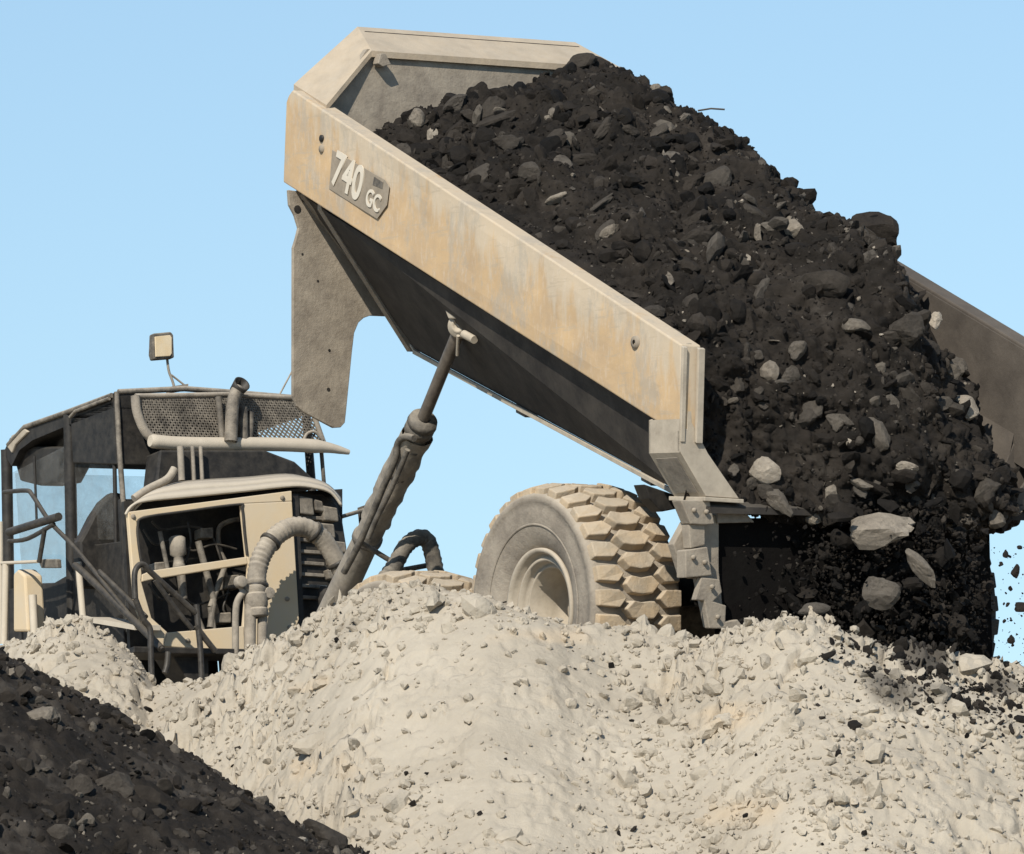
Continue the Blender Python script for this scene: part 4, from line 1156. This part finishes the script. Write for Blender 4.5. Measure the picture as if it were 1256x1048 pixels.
NS = 420
rimz = lambda x: TZ(x) - 0.03
sections = [  # lateral position, profile over (forward, up) from the headboard to the underside of the tongue
    (1.56, [(3.24, 4.52), (2.7, 4.58), (2.2, rimz(2.2) - .02), (1.0, rimz(1.0)), (0, rimz(0)), (-1.0, rimz(-1.0)), (-1.5, 2.95), (-1.72, 2.7), (-1.78, 2.3), (-1.8, 2.0), (-1.86, 1.78), (-1.8, 1.66)]),
    (1.1, [(3.24, 4.84), (2.7, 4.92), (2.0, 4.78), (1.0, 4.42), (0, 4.02), (-1.0, 3.5), (-1.55, 3.12), (-1.85, 2.75), (-1.95, 2.3), (-2.02, 1.95), (-2.0, 1.6), (-1.85, 1.5)]),
    (0.4, [(3.24, 5.08), (2.8, 5.16), (2.0, 5.06), (1.0, 4.72), (0.3, 4.42), (-0.5, 3.95), (-1.3, 3.45), (-1.8, 3.0), (-2.1, 2.45), (-2.2, 2.0), (-2.15, 1.55), (-1.9, 1.4)]),
    (-0.4, [(3.24, 5.40), (2.8, 5.44), (1.85, 5.16), (0.89, 4.82), (0.38, 4.52), (-0.22, 4.20), (-0.68, 3.90), (-0.9, 3.92), (-1.1, 3.88), (-1.5, 3.80), (-1.74, 3.58), (-1.9, 3.2), (-2.15, 2.75), (-2.4, 2.3), (-2.5, 1.9), (-2.35, 1.5), (-1.95, 1.38)]),
    (-1.0, [(3.24, 5.44), (2.8, 5.36), (1.79, 4.98), (1.27, 4.68), (0.65, 4.33), (0.15, 4.02), (-0.23, 3.97), (-0.68, 3.86), (-0.92, 3.62), (-1.12, 3.42), (-1.38, 2.95), (-1.74, 2.55), (-2.05, 2.2), (-2.40, 1.9), (-2.46, 1.6), (-2.2, 1.48), (-1.9, 1.42)]),
    (-1.53, [(3.24, 5.0), (2.8, rimz(2.8)), (1.0, rimz(1.0)), (0.1, rimz(0.1)), (-0.2, rimz(-0.2)), (-0.44, 3.40), (-0.7, 2.95), (-1.05, 2.55), (-1.35, 2.2), (-1.65, 1.92), (-1.75, 1.65), (-1.7, 1.55), (-1.5, 1.5)])]
ys = np.array([s_[0] for s_ in sections]); pr = np.array([profile(s_[1], NS) for s_ in sections])   # (k, NS, 2)
NY = 240
yy = np.linspace(1.56, -1.53, NY); order = np.argsort(ys)
LX = np.stack([np.interp(yy, ys[order], pr[order, i, 0]) for i in range(NS)], 1)
LZ = np.stack([np.interp(yy, ys[order], pr[order, i, 1]) for i in range(NS)], 1)
for _ in range(14):                                                   # ease the kinks between sections
    LX[1:-1] = 0.25 * LX[:-2] + 0.5 * LX[1:-1] + 0.25 * LX[2:]; LZ[1:-1] = 0.25 * LZ[:-2] + 0.5 * LZ[1:-1] + 0.25 * LZ[2:]
LYY = np.repeat(yy[:, None], NS, 1)
W = T.o + LX[..., None] * T.f + LYY[..., None] * T.l + LZ[..., None] * T.u
du = np.gradient(W, axis=1); dv = np.gradient(W, axis=0); nr = np.cross(du, dv); nr /= np.linalg.norm(nr, axis=-1)[..., None] + 1e-9
if nr[NY // 2, NS // 3] @ T.u < 0:
    nr = -nr
Pf = W.reshape(-1, 3)
disp = 0.10 * fbm(Pf, 1.5, 3, 20) + 0.10 * np.abs(fbm(Pf, 3.6, 3, 21)) + 0.035 * np.abs(fbm(Pf, 9, 4, 22, 0.65)) + 0.015 * fbm(Pf, 24, 2, 23) - 0.15
inset = np.clip(np.minimum(yy - yy.min(), yy.max() - yy) / 0.18, 0.0, 1)[:, None] * np.ones((1, NS))
W = W + (disp.reshape(NY, NS) * (0.15 + 0.85 * inset))[..., None] * nr
V = W.reshape(-1, 3); I = np.arange(NY * NS).reshape(NY, NS)
F = np.stack([I[:-1, :-1], I[:-1, 1:], I[1:, 1:], I[1:, :-1]], -1).reshape(-1, 4)
SLIDE = np.stack([(V - T.o) @ B.f * 0.35, (V - T.o) @ B.l * 2.2, (V - T.o) @ B.u * 0.5], 1)        # dust drawn out along the slide
tn = np.clip(0.21 + 0.10 * fbm(V, 1.5, 3, 95) + 0.12 * fbm(SLIDE, 1.6, 4, 97) + 0.05 * fbm(V, 12, 3, 98), 0.0, 0.5)
load = mesh_np('load_earth', V - ORIGIN, F, M['rubble'], {'tone': tn}, True, tuple(ORIGIN))
tag(load, 'dark mass of earth and shale sliding out of the raised truck body', 'earth', kind='stuff')
tree = BVHTree.FromPolygons([tuple(p) for p in V], [tuple(int(i) for i in f) for f in F])

# loose rubble over the load's surface
fa_ = np.linalg.norm(np.cross(V[F[:, 1]] - V[F[:, 0]], V[F[:, 3]] - V[F[:, 0]]), axis=1); cdf = np.cumsum(fa_) / fa_.sum()
n = 14000
fi = np.searchsorted(cdf, rng.random(n)); fi = np.minimum(fi, len(F) - 1)
u, v = rng.random((2, n)); q = F[fi]
P = V[q[:, 0]] * ((1 - u) * (1 - v))[:, None] + V[q[:, 1]] * (u * (1 - v))[:, None] + V[q[:, 2]] * (u * v)[:, None] + V[q[:, 3]] * ((1 - u) * v)[:, None]
s = np.minimum(0.007 + 0.0115 * rng.pareto(2.0, n), 0.10)
tone = np.clip(0.22 + 0.14 * rng.normal(size=n) + 0.12 * fbm(P, 1.3, 2, 96) + np.where(rng.random(n) < 0.06, rng.uniform(0.2, 0.6, n), 0), 0.0, 0.9)
keep = np.abs((P - T.o) @ T.l - 0.015) < 1.5 - s * 0.6
P, s, tone = P[keep], s[keep], tone[keep]
big = s > 0.034
Va, Fa, Ta = scatter(P[~big], s[~big], HULLS, tone[~big]); Vb, Fb, Tb = scatter(P[big], s[big] * 1.15, ROCKS, tone[big])
V3, F3, T3 = np.concatenate([Va, Vb]), np.concatenate([Fa, Fb + len(Va)]), np.concatenate([Ta, Tb])
tag(mesh_np('load_rubble', V3, F3, M['rubble'], {'tone': T3}), 'dark stones and crumbs covering the earth sliding from the truck', 'rubble', kind='stuff')

# curtain of earth dropping from the tongue to the ground
n = 12000
px = 1085 + 62 * rng.normal(size=n); px = np.where(rng.random(n) < 0.25, rng.uniform(900, 1200, n), px); fall = rng.random(n) ** 0.8
keep = px < 1215; px, fall = px[keep], fall[keep]; n = len(px)
yk = rng.normal(-0.7, 0.3, n)
P = []
for i in range(n):
    t0 = atdepth(px[i], 615 + fall[i] * 215, yk[i]); P.append(t0)
P = np.array(P); gz = ground_z(P[:, 0], P[:, 1]); ok = P[:, 2] > gz - 0.03; P = P[ok]
s = np.minimum(0.007 + 0.012 * rng.pareto(1.9, len(P)), np.where((P[:, 0] < 1.95) | (rng.random(len(P)) < 0.35), 0.022, 0.085))
extra = np.array([atdepth(rng.uniform(1205, 1262), rng.uniform(664, 815), rng.normal(-0.8, 0.2)) for _ in range(110)])
P = np.concatenate([P, extra]); s = np.concatenate([s, 0.004 + 0.006 * rng.pareto(2.5, 110).clip(0, 3)])
V4, F4, T4 = scatter(P, s * 1.1, ROCKS[:14] + HULLS[:14], np.clip(0.13 + 0.10 * rng.normal(size=len(P)), 0, 0.5))
tag(mesh_np('falling_rubble', V4, F4, M['rubble'], {'tone': T4}), 'dark stream of earth and crumbs dropping from the truck to the bank', 'rubble', kind='stuff')


# ------------------------------------------------------------------ rocks one can tell apart
def rock(name, px, py, w_, h_, tone, label, group=None, surf='load', depth=None, seed=0, ang=0.0, deep=0.7, cat='rock', push=0.25, planes=10):
    d = ray(px, py); dn = d / np.linalg.norm(d)
    if depth is not None:
        p = atdepth(px, py, depth)
    else:
        tr = tree if surf == 'load' else (htree if surf == 'heap' else gtree)
        hit = tr.ray_cast(Vector(tuple(CAM)), Vector(tuple(dn)))
        for _ in range(12):                                       # slide down onto the surface if the spot is just above its skyline
            if hit[0] is not None:
                break
            py += 5; d = ray(px, py); dn = d / np.linalg.norm(d); hit = tr.ray_cast(Vector(tuple(CAM)), Vector(tuple(dn)))
        if hit[0] is None:
            p = atdepth(px, py, -0.5 if surf == 'load' else -4)
        else:
            p = np.array(hit[0][:])
    sc = (p[1] + 45) / FPX; a_, b_ = w_ * sc / 2, h_ * sc / 2
    V_, F_ = faceted(1000 + seed * 7 + int(px), 3, planes, 0.05)
    V_ = V_ / np.abs(V_).max(0)
    ca, sa = math.cos(ang), math.sin(ang); dep = deep * (a_ + b_) / 2
    X = V_[:, 0] * a_; Z = V_[:, 2] * b_
    Q = np.stack([X * ca - Z * sa, V_[:, 1] * dep, X * sa + Z * ca], 1)
    p = p - dn * dep * push
    o = mesh_np(name, Q, F_, M['rubble'], {'tone': np.full(len(V_), tone)}, False, tuple(p))
    return tag(o, label, cat, group)


gtree = BVHTree.FromPolygons([tuple(p) for p in np.stack([fx, fy, fz], 1)[:]], [tuple(map(int, f)) for f in np.stack([np.arange(nx * ny).reshape(ny, nx)[:-1, :-1], np.arange(nx * ny).reshape(ny, nx)[:-1, 1:], np.arange(nx * ny).reshape(ny, nx)[1:, 1:], np.arange(nx * ny).reshape(ny, nx)[1:, :-1]], -1).reshape(-1, 4)])
htree = BVHTree.FromPolygons([tuple(p) for p in np.stack([qx, qy, qz], 1)[used]], [tuple(map(int, f)) for f in remap[np.stack([I2 for I2 in (np.arange(nx2 * ny2).reshape(ny2, nx2)[:-1, :-1], np.arange(nx2 * ny2).reshape(ny2, nx2)[:-1, 1:], np.arange(nx2 * ny2).reshape(ny2, nx2)[1:, 1:], np.arange(nx2 * ny2).reshape(ny2, nx2)[1:, :-1])], -1).reshape(-1, 4)] if min(f) >= 0])

G1 = 'pale rocks in the load'
LOAD = [
    (975, 282, 40, 30, 0.80, 'pale oval boulder high on the load near its skyline', 0.5, 0.7),
    (1075, 650, 98, 50, 0.83, 'largest pale slab of rock, low on the sliding load above the dark gap', 0.05, 0.6),
    (941, 577, 42, 36, 0.90, 'bright pointed rock beside the tail corner of the truck body', -0.3, 0.6),
    (955, 615, 52, 24, 0.62, 'long brown slab tilted just below the bright pointed rock', -0.8, 0.8),
    (1130, 695, 62, 24, 0.70, 'long pale rock falling steeply below and right of the largest slab', -0.8, 0.8),
    (1080, 722, 48, 54, 0.60, 'grey block of rock hanging under the largest pale slab', 0.1, 0.7),
    (995, 748, 48, 18, 0.56, 'flat grey rock just above the bank in the dark gap', 0.05, 0.7),
    (686, 243, 38, 13, 0.80, 'pale sliver of rock lying above the middle of the side panel', 0.45, 0.8),
    (748, 285, 30, 18, 0.76, 'small pale wedge of rock on the load just above the panel rim', 0.7, 0.8),
    (688, 174, 40, 34, 0.62, 'square grey rock in the load midway between headboard and panel rim', 0.1, 0.7),
    (929, 287, 10, 34, 0.72, 'thin upright splinter of rock left of the pale oval boulder', 0.0, 0.9),
    (1185, 500, 34, 34, 0.86, 'bright ragged rock at the right edge of the load by the far panel', 0.3, 0.8),
    (1080, 532, 30, 50, 0.60, 'upright brown rock in the lower middle of the sliding load', 0.5, 0.7),
    (508, 146, 28, 26, 0.74, 'pale block of rock resting against the headboard', 0.3, 0.9),
    (1018, 608, 18, 28, 0.78, 'small upright pale rock left of the largest slab', 0.1, 0.9),
    (999, 636, 28, 20, 0.78, 'small pale rock at the lower edge of the load left of the largest slab', -0.5, 0.9),
    (1112, 574, 32, 16, 0.84, 'bright low rock above the right end of the largest slab', -0.1, 0.8),
    (1052, 592, 40, 13, 0.70, 'thin slanting slab above the largest pale slab', -0.45, 0.8),
    (1075, 288, 74, 56, 0.30, 'big dark boulder standing out on the skyline of the load', -0.5, 0.8),
    (710, 78, 48, 24, 0.36, 'dark angular rock leaning on the spill guard', 0.25, 0.9),
    (803, 108, 16, 12, 0.80, 'small pale stone on the load skyline beside the spill guard', 0.0, 0.9),
    (1176, 450, 34, 30, 0.58, 'grey brown rock at the right edge of the load above the bright ragged rock', 0.2, 0.8),
    (1120, 405, 60, 46, 0.42, 'wide dark grey rock beside the white disc at the far panel', -0.2, 0.7),
    (1050, 402, 38, 22, 0.66, 'pale brown rock in the upper right of the load below the big dark boulder', -0.2, 0.8),
    (1185, 640, 44, 26, 0.50, 'dull grey rock at the lower right of the load over the far wheel', -0.2, 0.8),
    (1210, 600, 40, 34, 0.44, 'grey rock at the far right end of the tongue', 0.6, 0.8),
    (1010, 350, 66, 40, 0.36, 'broad dusty boulder half buried in the middle of the load', 0.1, 0.6),
    (930, 345, 34, 30, 0.46, 'blunt brown rock half buried below the thin upright splinter', 0.4, 0.6),
]
for k, (px, py, w_, h_, tn_, lab, an, dp) in enumerate(LOAD):
    free = py > 660
    rock('rock', px, py, w_, h_, tn_, lab, 'rocks in the load', seed=k, ang=an, deep=dp, depth=(-1.7 if free else (-1.35 if py > 645 else None)), push=0.25)
for px, py, lab in ((1148, 393, 'white round disc of stone at the far panel, the upper left one'), (1255, 456, 'white round disc of stone at the far panel, cut by the right edge')):
    rock('pale_stone', px, py, 17, 25, 1.0, lab, 'round pale stones', depth=0.35, seed=int(px), deep=0.6, cat='stone', planes=60)
SL = 'dark angular slab of rock bedded in the upper load above the yellow panel'
for k in range(26):
    px = rnd.uniform(560, 900); py = rnd.uniform(130, 330)
    if py > 118 + (px - 408) * 0.65 - 14 or py < 100 + max(0, (px - 860)) * 0.7 + 30:
        py = 60 + (px - 408) * 0.45
    rock('slab_rock', px, py, rnd.uniform(30, 56), rnd.uniform(14, 32), rnd.uniform(0.30, 0.48), SL, 'dark slabs in the load', seed=200 + k, ang=rnd.uniform(-0.3, 0.9), deep=0.7, push=0.1)
BL = 'dull brown rock bedded in the lower face of the sliding load'
for k in range(22):
    px = rnd.uniform(900, 1180); py = rnd.uniform(400, 620)
    if py < 300 + (px - 900) * 0.35:
        continue
    rock('dull_rock', px, py, rnd.uniform(16, 38), rnd.uniform(12, 30), rnd.uniform(0.40, 0.66), BL, 'dull rocks in the load face', seed=300 + k, ang=rnd.uniform(-1, 1), deep=0.8, push=0.15)
FL = 'dark clod of earth in mid air against the sky at the right'
for k, (px, py, w_, h_) in enumerate(((1246, 702, 13, 20), (1252, 746, 26, 15), (1241, 785, 12, 13), (1234, 680, 9, 12), (1228, 692, 6, 6), (1240, 722, 7, 7), (1236, 742, 6, 6), (1253, 822, 14, 12), (1250, 672, 8, 6), (1232, 762, 5, 6))):
    rock('falling_clod', px, py, w_, h_, 0.2, FL, 'clods falling past the sky', depth=-1.2, seed=400 + k, deep=0.9, cat='clod')
rock('rock', 50, 880, 48, 36, 0.72, 'pale faced boulder on the dark heap in the near left corner', None, 'heap', seed=501, ang=0.2, deep=0.9)
rock('rock', 395, 1027, 66, 46, 0.40, 'dark boulder at the foot of the heap by the lower edge of the picture', None, 'heap', seed=502, ang=-0.3, deep=0.9)
rock('rock', 150, 970, 80, 46, 0.46, 'broad flat rock in the middle of the dark heap', None, 'heap', seed=503, ang=-0.1, deep=0.6, push=0.0)
rock('rock', 150, 870, 50, 24, 0.34, 'dark rock jutting from the edge of the heap against the pale bank', None, 'heap', seed=504, ang=-0.2, deep=0.9)
st = MB(); st.tube([atdepth(856, 136, 1.9), atdepth(872, 133.4, 1.9), atdepth(889, 134.5, 1.9)], 0.007, 6)
so_ = st.build('stick', M['wood'], origin=atdepth(856, 136, 1.9)); tag(so_, 'thin dark stick poking out of the load against the sky', 'stick')

# big clods of the pale bank
BANK = [
    (905, 806, 62, 34, 'broad pale clod on the bank below the rear bracket of the truck'), (945, 808, 44, 32, 'rounded pale clod right of the broad one under the truck tail'),
    (893, 888, 44, 40, 'large pale clod with a dark hollow in the middle of the right bank'), (790, 925, 50, 34, 'pale lump of soil jutting from the middle of the bank'),
    (90, 796, 26, 26, 'lone pale clod on the berm in front of the cab'), (575, 790, 40, 34, 'pale clod on the crest just left of the tyre'),
    (640, 765, 44, 36, 'pale clod banked up against the wheel rim'), (440, 830, 36, 30, 'pale clod on the left bank below the hoist cylinder'),
    (330, 880, 30, 26, 'pale clod at the left of the bank below the hoses'), (845, 850, 34, 26, 'pale clod on the bank straight below the tread'),
    (520, 770, 40, 28, 'pale clod on the crest below the half buried wheel'), (700, 905, 34, 24, 'small pale clod in the smooth middle of the bank'), (410, 985, 36, 26, 'pale clod low on the bank by the dark heap')]
for k, (px, py, w_, h_, lab) in enumerate(BANK):
    d = ray(px, py); hit = gtree.ray_cast(Vector(tuple(CAM)), Vector(tuple(d / np.linalg.norm(d))))
    p = np.array(hit[0][:]) if hit[0] is not None else atdepth(px, py, -3)
    V_, F_ = faceted(860 + k, 4, 11, 0.12); V_ = V_ + 0.035 * fbm(V_ + k, 6, 3, 88)[:, None] * V_; V_ = V_ / np.abs(V_).max(0); sc = (p[1] + 45) / FPX
    o = mesh_np('soil_clod', V_ * [w_ * sc / 2, (w_ + h_) * sc / 4, h_ * sc / 2], F_, M['soil'], {'dark': np.zeros(len(V_))}, False, tuple(p + [0, 0.04, -0.03]))
    tag(o, lab, 'clod', 'big clods on the bank')
